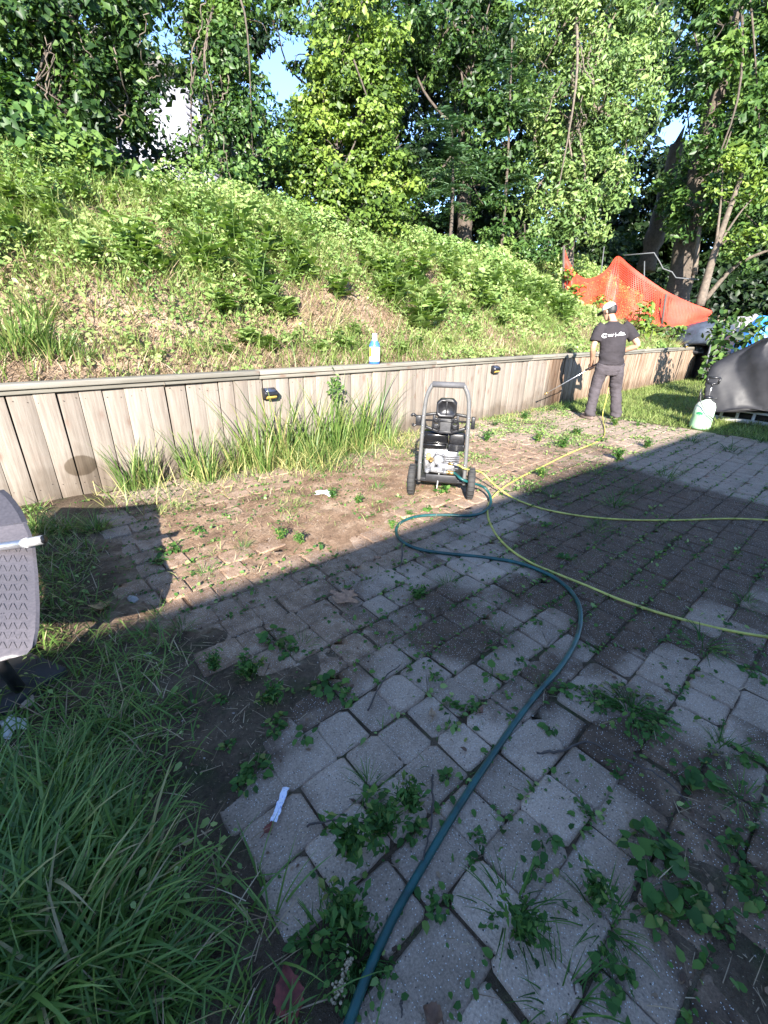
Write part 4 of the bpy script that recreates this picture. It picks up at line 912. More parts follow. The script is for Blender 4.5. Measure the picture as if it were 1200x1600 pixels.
PW = [(432, 1000, 'ivy', 1.25, 'tallest ivy like weed at the edge of the sunlit soil'), (450, 1020, 'ivy', .8, None), (515, 1075, 'ivy', 1.15, 'ivy like weed with dark triangular leaves beside the bare twig'), (545, 1090, 'ivy', .7, None), (430, 1135, 'ivy', .8, None), (400, 1205, 'ivy', .9, None), (385, 1225, 'broad', .8, None), (478, 1155, 'sprout', 1.3, None), (425, 1100, 'feather', 1.0, None), (470, 1010, 'tuft', .8, None), (390, 1060, 'feather', 1.1, None),
      (545, 1335, 'feather', 1.25, 'pale feathery weed in the bare patch near the bottom'), (590, 1255, 'broad', 1.1, None), (600, 1300, 'feather', 1.1, None), (575, 1230, 'tuft', .7, None), (500, 1455, 'tuft', .8, None), (540, 1440, 'feather', 1.2, None), (480, 1475, 'broad', .9, None), (560, 1500, 'clover', .7, None), (640, 1260, 'feather', 1.0, None), (520, 1300, 'broad', .6, None),
      (688, 1410, 'ivy', .6, None), (925, 1012, 'ivy', .62, 'bright round leaved weed tucked inside the curve of the green hose'), (960, 1200, 'ivy', .7, None), (1040, 1380, 'ivy', 1.4, 'largest leafy weed patch at the lower right of the patio'), (1010, 1330, 'broad', 1.3, None), (1070, 1420, 'ivy', 1.0, None), (1020, 1430, 'broad', 1.0, None), (1090, 1215, 'broad', 1.3, None), (1060, 1195, 'ivy', .7, None), (1130, 1170, 'flat', .55, None), (1170, 1185, 'broad', .9, None), (1180, 1055, 'ivy', .8, None), (1160, 1250, 'flat', .5, None),
      (960, 1530, 'ivy', .8, None), (945, 1440, 'tuft', 1.0, 'dark dense grass tuft between pavers near the bottom right'), (930, 1410, 'feather', .9, None), (800, 1420, 'tuft', 1.1, 'pale spiky grass tuft standing on a paver joint'), (770, 1440, 'broad', .6, None), (815, 1460, 'feather', 1.0, None), (880, 1560, 'tuft', 1.1, None), (770, 1060, 'sprout', 1.6, None), (702, 1105, 'broad', .7, None), (735, 1110, 'broad', .7, None), (680, 1060, 'broad', .6, None), (905, 1270, 'broad', .75, None), (880, 1080, 'broad', .9, None), (850, 1075, 'tuft', .5, None),
      (1165, 945, 'flat', .6, None), (1100, 1010, 'flat', .75, 'dark spreading grass weed beside the yellow hose at the right'), (985, 1115, 'clover', 1.15, 'dark mat of tiny leaved clover right of the green hose'), (1030, 1140, 'clover', .8, None), (930, 1095, 'clover', .6, None), (650, 1300, 'broad', .8, None), (960, 790, 'flat', 1.1, 'largest flattened grass clump, uprooted beside the shade edge'), (990, 770, 'flat', .8, None), (930, 830, 'tuft', 1.1, None), (940, 820, 'tuft', .8, None), (850, 820, 'broad', .9, None), (880, 870, 'broad', .9, None), (905, 880, 'tuft', .5, None), (700, 915, 'tuft', .8, None), (655, 935, 'feather', 1.0, None), (780, 985, 'tuft', .6, None), (840, 975, 'broad', .6, None), (650, 1000, 'tuft', .5, None),
      (930, 740, 'flat', .9, None), (845, 745, 'feather', 1.3, None), (860, 775, 'flat', .8, None), (825, 765, 'flat', .9, None), (760, 690, 'feather', 1.4, None), (770, 665, 'broad', 1.6, None), (820, 655, 'feather', 1.5, None), (690, 768, 'broad', 1.3, 'bright green weed between the wheels of the pressure washer'), (700, 762, 'broad', 1.0, None), (665, 795, 'sprout', 1.5, None), (640, 805, 'feather', .6, None), (612, 826, 'feather', .7, 'little bright tuft inside the bend of the green hose'), (262, 862, 'broad', 1.3, None), (312, 832, 'ivy', .7, None), (320, 898, 'tuft', .8, None), (440, 845, 'feather', .9, None), (470, 852, 'feather', .8, None), (250, 880, 'broad', 1.0, None),
      (1040, 745, 'flat', .9, None), (1010, 700, 'feather', 1.3, None), (965, 720, 'feather', 1.6, None), (880, 700, 'feather', 1.6, None), (800, 640, 'feather', 1.6, None), (940, 690, 'broad', 1.6, None), (900, 680, 'feather', 1.4, None), (1000, 665, 'broad', 1.6, None), (840, 690, 'feather', 1.5, None), (960, 665, 'feather', 1.5, None), (860, 640, 'tuft', 1.6, None), (875, 640, 'tuft', 2.0, 'grass tuft at the wall foot where the spray lance points'), (1080, 690, 'flat', 1.0, None), (1140, 705, 'flat', 1.0, None), (1185, 690, 'flat', 1.2, None), (560, 790, 'feather', .9, None), (590, 765, 'tuft', .9, None), (520, 780, 'feather', .8, None), (500, 860, 'sprout', 1.2, None), (380, 860, 'tuft', .7, None), (285, 985, 'tuft', .7, None), (230, 990, 'flat', .55, None), (245, 960, 'flat', .4, None),
      (300, 1105, 'tuft', .9, 'single pale grass shoot at the edge of the left grass'), (355, 1170, 'broad', .6, None), (345, 1100, 'broad', .6, None), (335, 1050, 'feather', .8, None), (1120, 1450, 'broad', .9, None), (1180, 1400, 'ivy', .9, None), (1150, 1330, 'broad', .8, None), (850, 1320, 'sprout', 1.2, None), (830, 1360, 'sprout', 1.0, None), (700, 1220, 'sprout', 1.0, None), (745, 1310, 'broad', .5, None), (860, 1140, 'sprout', 1.1, None), (800, 1130, 'sprout', .9, None)]
for (px, py, k, s, lab) in PW:
    w = gz(px, py); o = bpy.data.objects.new('patio_weed', KM[k][int(rg.integers(0, len(KM[k])))]); C.objects.link(o)
    o.location = (w[0], w[1], float(max(soil_z(w[0], w[1]), -.006))); s = s * (.46 if k == 'ivy' else .64 if k == 'broad' else .9); o.scale = (s, s, s * (.85 + .4 * rg.random())); o.rotation_euler = (rg.normal() * .06, rg.normal() * .06, rg.random() * 6.28)
    tag(o, lab or KL[k], 'weed', k + ' weeds on the patio'); AUTO.append((o, KS[k], bool(lab)))
x, y = scatter(60000, 3.0, 7.9, 1.5, 4.25); k = rg.random(len(x)) < sstep(.56, .72, fbm(x * 2.3, y * 2.3, 88)) * .35 * sstep(1.6, 2.4, y + .05 * (x - 3)); x, y = x[k], y[k]; n = len(x)
g = Geo(); leaves(g, np.column_stack([x, y, .004 + .05 * rg.random(n) * fbm(x * 3, y * 3, 89)]), rg.normal(size=(n, 3)) * .6 + [0, 0, 1], .016 + .03 * rg.random(n), .55, .2, 'd', rng=rg); tag(g.build('low_weeds', L_WEED), kind='stuff')
x, y = scatter(30000, .3, 4.4, 2.2, 4.2); k = rg.random(len(x)) < (.03 + sstep(.55, .72, fbm(x * 2.6, y * 2.6, 90)) * .6) * sstep(2.2, 2.7, y); x, y = x[k], y[k]; n = len(x)
g = Geo(); blades(g, np.column_stack([x, y, soil_z(x, y)]), .03 + .09 * rg.random(n), .004 + .003 * rg.random(n), rg, lean=.8, bend=1.0, segs=2); tag(g.build('sparse_grass', L_LAWN), kind='stuff')
autolabel(STRIP, [('the dark red leaf at the bottom', gz(452, 1560)), ('the dark square slab', gz(60, 1075)), ('the bottom left corner', gz(20, 1580)), ('the blue and white wrapper', gz(438, 1260)), ('the foot of the wall', gz(70, 790))])
autolabel(WALLG, [('the round painted shadow', gz(150, 775)), ('the amber solar light', gz(425, 735)), ('the dark hanging weed', gz(525, 705)), ('the pressure washer', gz(640, 700))])
autolabel(AUTO, [('the blue and white wrapper', gz(438, 1260)), ('the large brown oak leaf', gz(540, 938)), ('the dark red leaf at the bottom', gz(452, 1560)), ('the long grey twig', gz(930, 1162)), ('the pressure washer', gz(688, 776)), ('the feet of the man', gz(941, 655)), ('the pump sprayer', gz(1092, 668)),
    ('the crossing of the two hoses', gz(800, 872)), ('the left bend of the green hose', gz(622, 822)), ('the white rag on the soil', gz(508, 775)), ('the far crossing of the yellow hose', gz(775, 768)), ('the yellow hose at the right edge', gz(1150, 988)), ('the bottom right corner of the patio', gz(1120, 1500)), ('the brown leaf at the bottom edge', gz(675, 1590)), ('the grey stone in the shaded soil', gz(208, 940)), ('the upper yellow hose in the shade', gz(1000, 813))])
# moss, sprouts and crumbs lying in the joints
x, y = scatter(70000, -.2, 7.8, -.5, 4.1); rowp = ((y - .375) / PITCH_Y) % 1.0; k = ((np.minimum(rowp, 1 - rowp) < .08) | (rg.random(len(x)) < .12)) & (x > .25) & (fbm(x * 2.4, y * 2.4, 83) > .45); x, y = x[k], y[k]; n = len(x)
g = Geo(); a = rg.random(n) * 6.28
leaves(g, np.column_stack([x, y, np.maximum(soil_z(x, y), -.004) + .006 + .012 * rg.random(n)]), rg.normal(size=(n, 3)) * .35 + [0, 0, 1], .010 + .022 * rg.random(n) ** 1.5, .7, .1, 'b', rng=rg); tag(g.build('joint_sprouts', L_WEEDP), kind='stuff')
x, y = scatter(52000, -.2, 7.8, -.5, 4.1); d = dirt(x, y); k = (rg.random(len(x)) < np.clip(.05 + .5 * d, 0, .8)) & (x > left_edge(y) - .1); x, y = x[k], y[k]; n = len(x)
a = rg.random(n) * 6.28; g = Geo(); m0 = np.maximum(soil_z(x, y), -.002)
blades(g, np.column_stack([x, y, m0 + .002]), .015 + .075 * rg.random(n) ** 2.5, .002 + .003 * rg.random(n), rg, lean=1.45, bend=.25, segs=2); tag(g.build('straw_litter', L_DRY), kind='stuff')
def litter_mesh():
    g = Geo(); x, y = scatter(14000, -.2, 7.8, -.5, 4.1); d = dirt(x, y); k = (rg.random(len(x)) < np.clip(.08 + .45 * d, 0, .8)) & (x > left_edge(y) - .1); x, y = x[k], y[k]; n = len(x)
    leaves(g, np.column_stack([x, y, np.maximum(soil_z(x, y), -.001) + .005]), rg.normal(size=(n, 3)) * .3 + [0, 0, 1], .008 + .02 * rg.random(n) ** 2, .6, 0, 'b', rng=rg); return g
L_BROWN = leafmat('brown_litter', [(0, (.05, .03, .02)), (.5, (.14, .08, .05)), (1, (.28, .19, .12))], trans=.1, rough=.8)
tag(litter_mesh().build('leaf_litter', L_BROWN), kind='stuff')
# low grass and seedlings trailing along the joints
x, y = scatter(60000, .1, 7.8, -.6, 4.0); rowp = ((y - .375) / PITCH_Y) % 1.0; cx_ = (x / .175 + np.floor((y - .375) / PITCH_Y) * .37) % 1.0
k = ((np.minimum(rowp, 1 - rowp) < .06) | ((np.minimum(cx_, 1 - cx_) < .05) & (rg.random(len(x)) < .5))) & (rg.random(len(x)) < .9 * sstep(.48, .66, fbm(x * 2.8, y * 2.8, 92, 3))) & (x > left_edge(y)); x, y = x[k], y[k]; n = len(x)
g = Geo(); blades(g, np.column_stack([x, y, np.maximum(soil_z(x, y), -.008)]), .018 + .055 * rg.random(n) ** 1.6, .003 + .003 * rg.random(n), rg, lean=.7, bend=1.1, segs=2); tag(g.build('joint_grass', L_WEEDP), kind='stuff')
m_ = rg.random(n) < .5; x, y = x[m_] + rg.normal(size=m_.sum()) * .012, y[m_] + rg.normal(size=m_.sum()) * .012; n = len(x); g = Geo()
leaves(g, np.column_stack([x, y, np.maximum(soil_z(x, y), -.002) + .006 + .022 * rg.random(n)]), rg.normal(size=(n, 3)) * .4 + [0, 0, 1], .012 + .022 * rg.random(n), .7, .2, 'b', rng=rg); tag(g.build('joint_seedlings', L_WEED), kind='stuff')
# grit
x, y = scatter(9000, -.2, 7.8, -.5, 4.1); k = (rg.random(len(x)) < np.clip(.15 + .5 * dirt(x, y), 0, .9)) & (x > .15); x, y = x[k], y[k]; n = len(x); s = .0018 + .005 * rg.random(n) ** 3
T = np.array([[1, 0, -.5], [-.5, .87, -.5], [-.5, -.87, -.5], [0, 0, .9]]); z = np.maximum(soil_z(x, y), .001)
V = (T[None] + rg.normal(size=(n, 4, 3)) * .3) * s[:, None, None] + np.column_stack([x, y, z])[:, None]
b4 = np.arange(n)[:, None] * 4; g = Geo(); g.add(V.reshape(-1, 3), np.concatenate([b4 + f for f in ([0, 2, 1], [0, 1, 3], [1, 2, 3], [2, 0, 3])]))
tag(g.build('grit', plain('grit_stone', (.33, .29, .25), .9, var=.5)), kind='stuff')

# fallen leaves, twigs, scraps
def curled_leaf(px, py, L, asp, col, label, rz, lobes=0, name='fallen_leaf'):
    w = gz(px, py); n = 14; g = Geo(); th = np.linspace(0, np.pi, n)
    m = col if not isinstance(col, tuple) else plain('leaf_%d_%d' % (px, py), col, .75, var=.45, scale=60)
    up = []; dn = []
    for i, t in enumerate(np.linspace(0, 1, n)):
        wd = L * asp * .5 * (math.sin(math.pi * t ** .8) + .02) * (1 + (.55 * math.sin(t * lobes * math.pi * 2) if lobes else .12 * math.sin(i * 2.3)))
        z = .012 + .016 * (2 * t - 1) ** 2; z2 = z + .35 * abs(wd) * (1 + .4 * math.sin(i))
        up.append((L * (t - .5), wd, z2)); dn.append((L * (t - .5), -wd, z2 * .9))
    mid = [(u[0], 0, .006 + .014 * (2 * i / (n - 1) - 1) ** 2) for i, u in enumerate(up)]
    g.rings([up, mid, dn], False, False); g.tube([(-L * .5, 0, .018), (-L * .75, .01, .004)], .0016, 4)
    o = g.build(name, m); o.location = (w[0], w[1], max(float(soil_z(w[0], w[1])), 0) + .001); o.rotation_euler = (0, 0, rz); tag(o, label, 'leaf'); return o
curled_leaf(540, 938, .16, .8, (.30, .17, .10), 'large lobed brown oak leaf lying in the shade below the sunlit soil', .3, 3)
curled_leaf(160, 955, .09, .9, (.36, .22, .10), 'curled tan leaf lying in the grass beside the chair', 1.4, 2)
curled_leaf(452, 1560, .105, .6, (.16, .035, .028), 'dark red crumpled leaf at the bottom edge between grass and hose', 1.2)
curled_leaf(420, 1300, .035, .7, (.2, .06, .04), 'small red leaf below the blue and white wrapper', .4)
curled_leaf(675, 1120, .04, .7, (.33, .22, .13), 'small tan leaf on a paver right of the twig', .9)
curled_leaf(675, 1590, .045, .9, (.16, .085, .05), 'brown leaf at the bottom edge right of the hose', 2.0)
curled_leaf(590, 875, .05, .7, (.30, .17, .10), 'small brown leaf just inside the shade left of the hose bend', 2.2)
curled_leaf(750, 1115, .03, .8, (.22, .11, .07), 'tiny brown leaf beside the two small weeds', .1)
curled_leaf(48, 1108, .07, .6, (.34, .27, .2), 'pale dry leaf lying on the dark square slab', 1.0)
g = Geo()
w = gz(535, 1535); S = curve([(-.03, -.02, .01), (0, 0, .014), (.035, .02, .012)], 6)
for p in S:
    for k in range(5): g.lathe([(0, -.004), (.004, 0), (0, .004)], p + np.random.default_rng(int(p[0] * 1e5) + k + 50000).normal(size=3) * .006, 5)
o = g.build('dried_flower', plain('dried_flower', (.45, .36, .24), .9, var=.4, scale=90)); o.location = (w[0], w[1], .004); tag(o, 'tan dried flower head lying beside the green hose at the bottom', 'flower head')
def stick(pts, r, label):
    P = curve([gz(x, y, .012 + .012 * (i % 2)) for i, (x, y) in enumerate(pts)], 6); P += np.random.default_rng(pts[0][0]).normal(size=P.shape) * .002
    g = Geo(); g.tube(P, np.linspace(r, r * .5, len(P)), 6); tag(g.build('twig', TWIG), label, 'twig')
stick([(838, 1177), (880, 1172), (920, 1158), (960, 1180), (1030, 1212), (1080, 1260)], .005, 'long forked grey twig lying across the pavers right of the green hose')
stick([(628, 850), (628, 870), (625, 888)], .006, 'short grey twig beside the bend of the green hose')
stick([(575, 1110), (600, 1060), (625, 1040)], .004, 'thin dark twig next to the dark leaved ivy weed')
stick([(676, 1210), (676, 1260), (672, 1300), (660, 1345)], .004, 'thin curved twig left of the green hose')
stick([(480, 1290), (520, 1283), (580, 1285)], .004, 'pale straw like twig near the blue and white wrapper')
stick([(628, 1560), (627, 1590)], .003, 'short thin twig at the bottom right of the hose')
def rock(px, py, s, col, label, name='stone', z=0, sq=.6, cat='stone'):
    w = gz(px, py, z); bm = bmesh.new(); bmesh.ops.create_icosphere(bm, subdivisions=2, radius=1); r_ = random.Random(px)
    for v in bm.verts:
        k = 1 + .5 * (math.sin(v.co.x * 3 + px) * math.cos(v.co.y * 2.7) * .5 + (r_.random() - .5) * .25); v.co = Vector((v.co.x * s[0] * k, v.co.y * s[1] * k, v.co.z * s[2] * k))
    g = Geo(); g.bm(bm); o = g.build(name, plain('stone_%d' % px, col, .9, var=.3, scale=40, bump=.6)); o.location = (w[0], w[1], s[2] * sq); o.rotation_euler = (0, 0, px * .1); tag(o, label, cat)
rock(208, 940, (.035, .022, .02), (.3, .28, .27), 'small grey stone in the shaded soil left of the sunlit corner')
rock(232, 1027, (.022, .018, .015), (.3, .28, .26), 'little grey stone at the edge of the left grass')
# wrapper strip
t = gz(438, 1260); g = Geo(); rr = []
for i, u in enumerate(np.linspace(-.055, .055, 14)):
    zz = .014 + .004 * math.sin(i * 1.3); hw = .0105 * (1 + .12 * math.sin(i * 2.1)); rr.append([(u, -hw, zz), (u, 0, zz + .003), (u, hw, zz - .001)])
g.rings(rr, False, False)
def wrapmat():
    m, nt, b = newmat('wrapper'); co = nd(nt, 'ShaderNodeTexCoord').outputs['Object']
    w = nd(nt, 'ShaderNodeTexNoise'); w.inputs['Scale'].default_value = 130; nt.links.new(co, w.inputs['Vector'])
    nt.links.new(ramp(nt, w.outputs[1], [(.5, (.68, .70, .80)), (.72, (.12, .16, .50))]), b.inputs['Base Color']); b.inputs['Roughness'].default_value = .3; return m
o = g.build('wrapper', wrapmat()); o.location = (t[0], t[1], 0.0); o.rotation_euler = (0, 0, YAW - R(8)); tag(o, 'crumpled blue and white wrapper strip lying on the shaded pavers', 'wrapper')
CLOTHW = plain('white_rag', (.62, .60, .57), .8, var=.15, scale=40, bump=.5)
def rag(px, py, a, b, h, label, m=CLOTHW, seed=1, name='white_scrap', z=0):
    w = gz(px, py, z); X, Y = np.meshgrid(np.linspace(-1, 1, 15), np.linspace(-1, 1, 13), indexing='ij')
    Z = h * (fbm(X * 2 + seed, Y * 2, seed) * 1.4) * np.clip(1.05 - X ** 2 * .8 - Y ** 2 * .5, .03, 1); V = np.stack([X * a * (1 + .25 * np.sin(Y * 4 + seed)), Y * b * (1 + .3 * np.sin(X * 3)), Z], -1).reshape(-1, 3)
    i = (np.arange(14)[:, None] * 13 + np.arange(12)[None]).ravel(); g = Geo(); g.add(V, np.stack([i, i + 13, i + 14, i + 1], 1)); o = g.build(name, m, smooth=True); o.location = (w[0], w[1], max(float(soil_z(w[0], w[1])), 0) + .004 + z); o.rotation_euler = (0, 0, seed); tag(o, label, 'rag'); return o
rag(508, 775, .085, .05, .035, 'crumpled white rag on the sunlit soil left of the pressure washer', seed=2)
rag(20, 1138, .05, .03, .03, 'torn white plastic scrap in the grass below the dark slab', seed=5)

# ------------------------------------------------------------------ pressure washer
wa, wb = gz(643, 772), gz(733, 779); wc = (wa + wb) / 2; lat = (wb - wa)[:2]
WRZ = math.atan2(lat[1], lat[0])                            # local x runs from the left wheel to the right one, local y points away from the camera
pw = thing('pressure_washer', 'wheeled petrol pressure washer with grey tube frame and black engine on the sunlit soil', 'pressure washer', (wc[0], wc[1], .006), WRZ)
WR = .135
def wheel(x):
    g = Geo(); prof = [(.080, -.026), (.118, -.030), (.131, -.022), (.135, -.008), (.135, .008), (.131, .022), (.118, .030), (.080, .026)]
    g.lathe(prof, (x, 0, WR), 28, 'x')
    for k in range(22):
        a = k / 22 * 2 * math.pi; g.box((x, -.134 * math.sin(a), WR + .134 * math.cos(a)), (.024, .007, .0035), rot=np.array(Matrix.Rotation(a, 3, 'X')))
    w = g.build('wheel', RUBBER, pw, smooth=False)
    g = Geo(); g.lathe([(.0, -.018), (.03, -.028), (.034, -.02), (.06, -.016), (.082, -.027), (.085, -.027), (.085, .027), (.06, .016), (.034, .02), (.03, .028), (0, .018)], (x, 0, WR), 20, 'x'); g.build('rim', BLACKP, w)
wheel(-.255); wheel(.255)
g = Geo(); g.tube([(-.30, 0, WR), (.30, 0, WR)], .010, 10); g.build('axle', BLACKM, pw)
fr = [(-.195, .02, .115), (-.195, 0, .17), (-.193, -.01, .35), (-.186, -.01, .6), (-.178, -.01, .76), (-.165, -.012, .86), (-.135, -.015, .928), (-.10, -.016, .95)]
frp = [(.10, -.016, .95), (.135, -.015, .928), (.165, -.012, .86), (.178, -.01, .76), (.186, -.01, .6), (.193, -.01, .35), (.195, 0, .17), (.195, .02, .115)]
g = Geo(); g.tube(curve(fr + frp, 6), .0165, 12); fm = g.build('handle_frame', GREYM, pw, smooth=True)
g = Geo(); g.lathe([(.017, -.128), (.0235, -.126), (.0235, .126), (.017, .128)], (0, -.016, .951), 14, 'x'); g.build('grip', GREYD, pw)
g = Geo()
for s in (-1, 1):
    for z in (.30, .56, .62, .70): g.lathe([(0, -.022), (.006, -.022), (.006, -.016), (0, -.015)], (s * .186, -.01, z), 8, 'y')
g.build('bolt', CHROME, fm)
g = Geo()
for s in (-1, 1): g.tube(curve([(s * .195, .02, .118), (s * .195, .12, .09), (s * .18, .42, .08), (s * .15, .46, .02)], 6), .014, 8)
g.tube([(-.195, .10, .095), (.195, .10, .095)], .013, 8); g.tube([(-.185, .40, .085), (.185, .40, .085)], .013, 8)
g.build('base_frame', GREYM, pw)
g = Geo()
for s in (-1, 1): g.lathe([(.0, 0), (.028, 0), (.022, .03), (0, .03)], (s * .15, .46, -.004), 10)
g.build('foot', RUBBER, pw)
g = Geo(); g.bbox((0, .20, .145), (.185, .20, .012), .006); g.bbox((0, .0, .165), (.14, .012, .03), .006); g.build('base_plate', BLACKM, pw)
# panel behind the handle: shaped plate with openings, upright tray on top
g = Geo()
def bar(a, b, w=.011, d=.016):
    a = np.array(a); b = np.array(b); v = b - a; L = np.linalg.norm(v); an = math.atan2(v[1], v[0])
    m = (a + b) / 2; g.bbox((m[0], .012, m[1]), (L / 2 + w * .5, d, w), .004, rot=np.array(Matrix.Rotation(-an, 3, 'Y')))
bar((-.19, .70), (-.085, .715)); bar((.19, .70), (.085, .715)); bar((-.19, .70), (-.165, .605)); bar((.19, .70), (.165, .605)); bar((-.165, .605), (-.05, .565)); bar((.165, .605), (.05, .565)); bar((-.05, .565), (.05, .565))
bar((-.095, .715), (-.105, .585)); bar((.095, .715), (.105, .585)); bar((-.1, .66), (-.055, .66), .02); bar((.1, .66), (.055, .66), .02); bar((-.1, .61), (-.055, .61), .022); bar((.1, .61), (.055, .61), .022)
bar((-.055, .74), (-.055, .57)); bar((.055, .74), (.055, .57))
for s in (-1, 1): g.lathe([(.012, -.016), (.019, -.016), (.019, .016), (.012, .016)], (s * .08, .004, .668), 12, 'y'); g.lathe([(.012, -.016), (.019, -.016), (.019, .016), (.012, .016)], (s * .08, .004, .612), 12, 'y')
pn = g.build('panel', BLACKP, pw)
g = Geo(); g.bbox((0, .024, .64), (.05, .012, .085), .008); g.build('panel_plate', plain('worn_black_plate', (.055, .055, .058), .5, var=.3), pn)
g = Geo(); r8 = lambda hw, hz, zc, y: [(sx * (hw - c), y, zc + sz * (hz - d)) for sx, sz, c, d in ((-1, -1, .02, 0), (1, -1, .02, 0), (1, -1, 0, .02), (1, 1, 0, .03), (1, 1, .03, 0), (-1, 1, .03, 0), (-1, 1, 0, .03), (-1, -1, 0, .02))]
g.rings([r8(.078, .07, .765, .07), r8(.082, .074, .765, .05), r8(.082, .074, .765, -.02), r8(.07, .06, .765, -.03), r8(.062, .052, .765, -.008)])
g.bbox((0, -.012, .765), (.004, .012, .055), .002); g.bbox((0, .0, .838), (.045, .03, .006), .003)
g.build('top_tray', BLACKP, pw)
g = Geo(); g.bbox((-.225, 0, .655), (.024, .016, .042), .006); g.tube([(-.2, .004, .66), (.225, .004, .66)], .008, 8); g.tube(curve([(-.245, -.005, .69), (-.27, -.01, .705), (-.285, -.01, .69)], 5), .011, 8); g.tube(curve([(-.24, -.005, .62), (-.265, -.01, .612), (-.272, -.01, .63)], 5), .010, 8); g.bbox((.222, 0, .655), (.016, .018, .05), .006); g.build('gun_holder', BLACKP, pw)
# engine: fuel tank, air filter, block, pump
g = Geo()
def rb(c, h, b, n=None): g.bbox(c, h, b)
rb((-.085, .16, .495), (.115, .10, .055), .03); rb((-.085, .16, .425), (.105, .095, .025), .015); g.bbox((-.085, .16, .458), (.12, .105, .005), .003); g.lathe([(0, .55), (.03, .55), (.034, .56), (.034, .58), (0, .585)], (-.05, .17, 0), 14)
g.build('fuel_tank', plain('gloss_black', (.008, .008, .009), .15, var=.2), pw)
g = Geo(); rb((.105, .14, .50), (.068, .085, .05), .02); rb((.105, .12, .425), (.07, .075, .03), .01)
for k in range(6): g.box((.105, .046, .408 + k * .008), (.055, .006, .0022))
g.tube(curve([(.02, .07, .50), (.03, .04, .53), (.05, .06, .55)], 5), .006, 6); g.build('air_filter', BLACKP, pw)
g = Geo(); rb((-.02, .19, .30), (.15, .10, .10), .02)
for k in range(7): g.box((.05 + .0 * k, .085 - .002 * k, .34 - k * .017), (.09, .014, .0045))
rb((-.11, .07, .27), (.05, .035, .06), .015); rb((.03, .055, .255), (.075, .035, .035), .012); g.lathe([(0, -.04), (.04, -.04), (.05, -.03), (.05, .02), (.0, .03)], (-.04, .07, .31), 16, 'y'); g.lathe([(0, -.05), (.022, -.05), (.022, .02), (0, .02)], (-.13, .05, .22), 12, 'y')
for a, b in ((-.06, .37), (.0, .36), (.07, .30), (-.15, .34), (.1, .23)): g.lathe([(0, -.012), (.011, -.012), (.011, .012), (0, .012)], (a, .05, b), 6, 'y')
g.build('engine_block', ALU, pw)
g = Geo(); g.tube([(-.14, .02, .225), (.02, .0, .222)], .018, 10); g.lathe([(0, -.02), (.022, -.02), (.022, .012), (0, .012)], (.03, 0, .222), 8, 'x'); rb((-.05, .015, .235), (.05, .025, .022), .008); pm = g.build('pump', ALU, pw)
g = Geo(); g.tube([(.03, -.002, .222), (.062, -.004, .221)], .017, 6); g.tube([(.05, .0, .30), (.10, -.005, .300)], .012, 6); g.lathe([(0, -.03), (.02, -.02), (.02, .02), (0, .03)], (-.10, .01, .32), 12, 'y'); g.build('fitting', BRASS, pm)
g = Geo(); g.bbox((-.125, .03, .34), (.018, .018, .028), .008); g.build('recoil_knob', plain('orange_label', (.55, .25, .08), .5), pw)
g = Geo(); g.tube(curve([(-.02, .02, .22), (-.03, .0, .17), (-.03, -.012, .12), (-.035, -.01, .07)], 5), .004, 6); g.build('drain_tube', plain('clear_tube', (.6, .6, .58), .3), pw)

# ------------------------------------------------------------------ hoses
PWM = Matrix.Translation((wc[0], wc[1], .006)) @ Matrix.Rotation(WRZ, 4, 'Z')
pl = lambda p: np.array(PWM @ Vector(p))
def hosepath(px, r):
    out = []
    for q in px:
        w = gz(q[0], q[1], r); w[2] = max(float(soil_z(w[0], w[1])), .002) + r + (q[2] if len(q) > 2 else 0); out.append(w)
    return out
r = .0115
GP = [pl((.062, -.004, .221)), pl((.11, -.02, .222)), pl((.19, -.09, .19))] + [gz(757, 762, .10), gz(767, 783, .03)] + hosepath([(757, 799), (735, 806), (700, 805), (662, 806), (638, 811), (622, 821), (620, 836), (634, 850), (662, 860), (705, 866), (755, 871), (806, 879), (851, 895), (884, 916), (903, 942), (907, 970), (899, 1003), (875, 1043), (838, 1086), (800, 1136), (756, 1200), (712, 1268), (664, 1348), (617, 1430), (577, 1516), (545, 1600)], r) + hosepath([(500, 1730)], r)
GP[-1][2] = r; g = Geo(); g.tube(curve(GP, 7), r, 10)
gh = thing('garden_hose', 'dark teal garden hose winding from the pressure washer to the bottom edge', 'hose', (wc[0], wc[1], 0))
part(g, 'tube', GHOSE, gh, True)
g = Geo(); a = pl((.056, -.004, .221)); b = pl((.10, -.017, .222)); g.tube([a, b], .0165, 10); part(g, 'coupling', BRASS, gh)
r = .0075
YP = [pl((.095, -.005, .30)), pl((.14, -.03, .298)), pl((.2, -.06, .28)), gz(752, 738, .17), gz(772, 757, .08), gz(800, 777, .03)] + hosepath([(840, 793), (885, 803), (940, 810), (1000, 813), (1060, 813), (1120, 811), (1160, 811), (1200, 813), (1260, 818)], r)
YP += [np.array([5.4, -.5, r]), np.array([4.8, -.75, r]), np.array([3.9, -.4, r])]
YP += hosepath([(1260, 1003), (1200, 996), (1140, 986), (1080, 972), (1020, 955), (965, 936), (915, 915), (870, 897), (830, 880), (795, 857), (773, 832), (762, 805), (766, 783, .004), (785, 766, .02), (815, 745), (850, 728), (880, 713), (905, 702), (925, 694), (940, 686), (945, 674)], r)
FA = R(45); FW = np.array([math.cos(FA), math.sin(FA), 0]); RT = np.array([math.sin(FA), -math.cos(FA), 0]); PB = gz(941, 655)
PB[2] = .004
L2W = lambda p: PB + RT * p[0] + FW * p[1] + np.array([0, 0, p[2]])
YP += [L2W((.0, .02, .06)), L2W((.02, .06, .35)), L2W((.05, .16, .7)), L2W((.075, .27, .90))]
g = Geo(); g.tube(curve(YP, 7), r, 8)
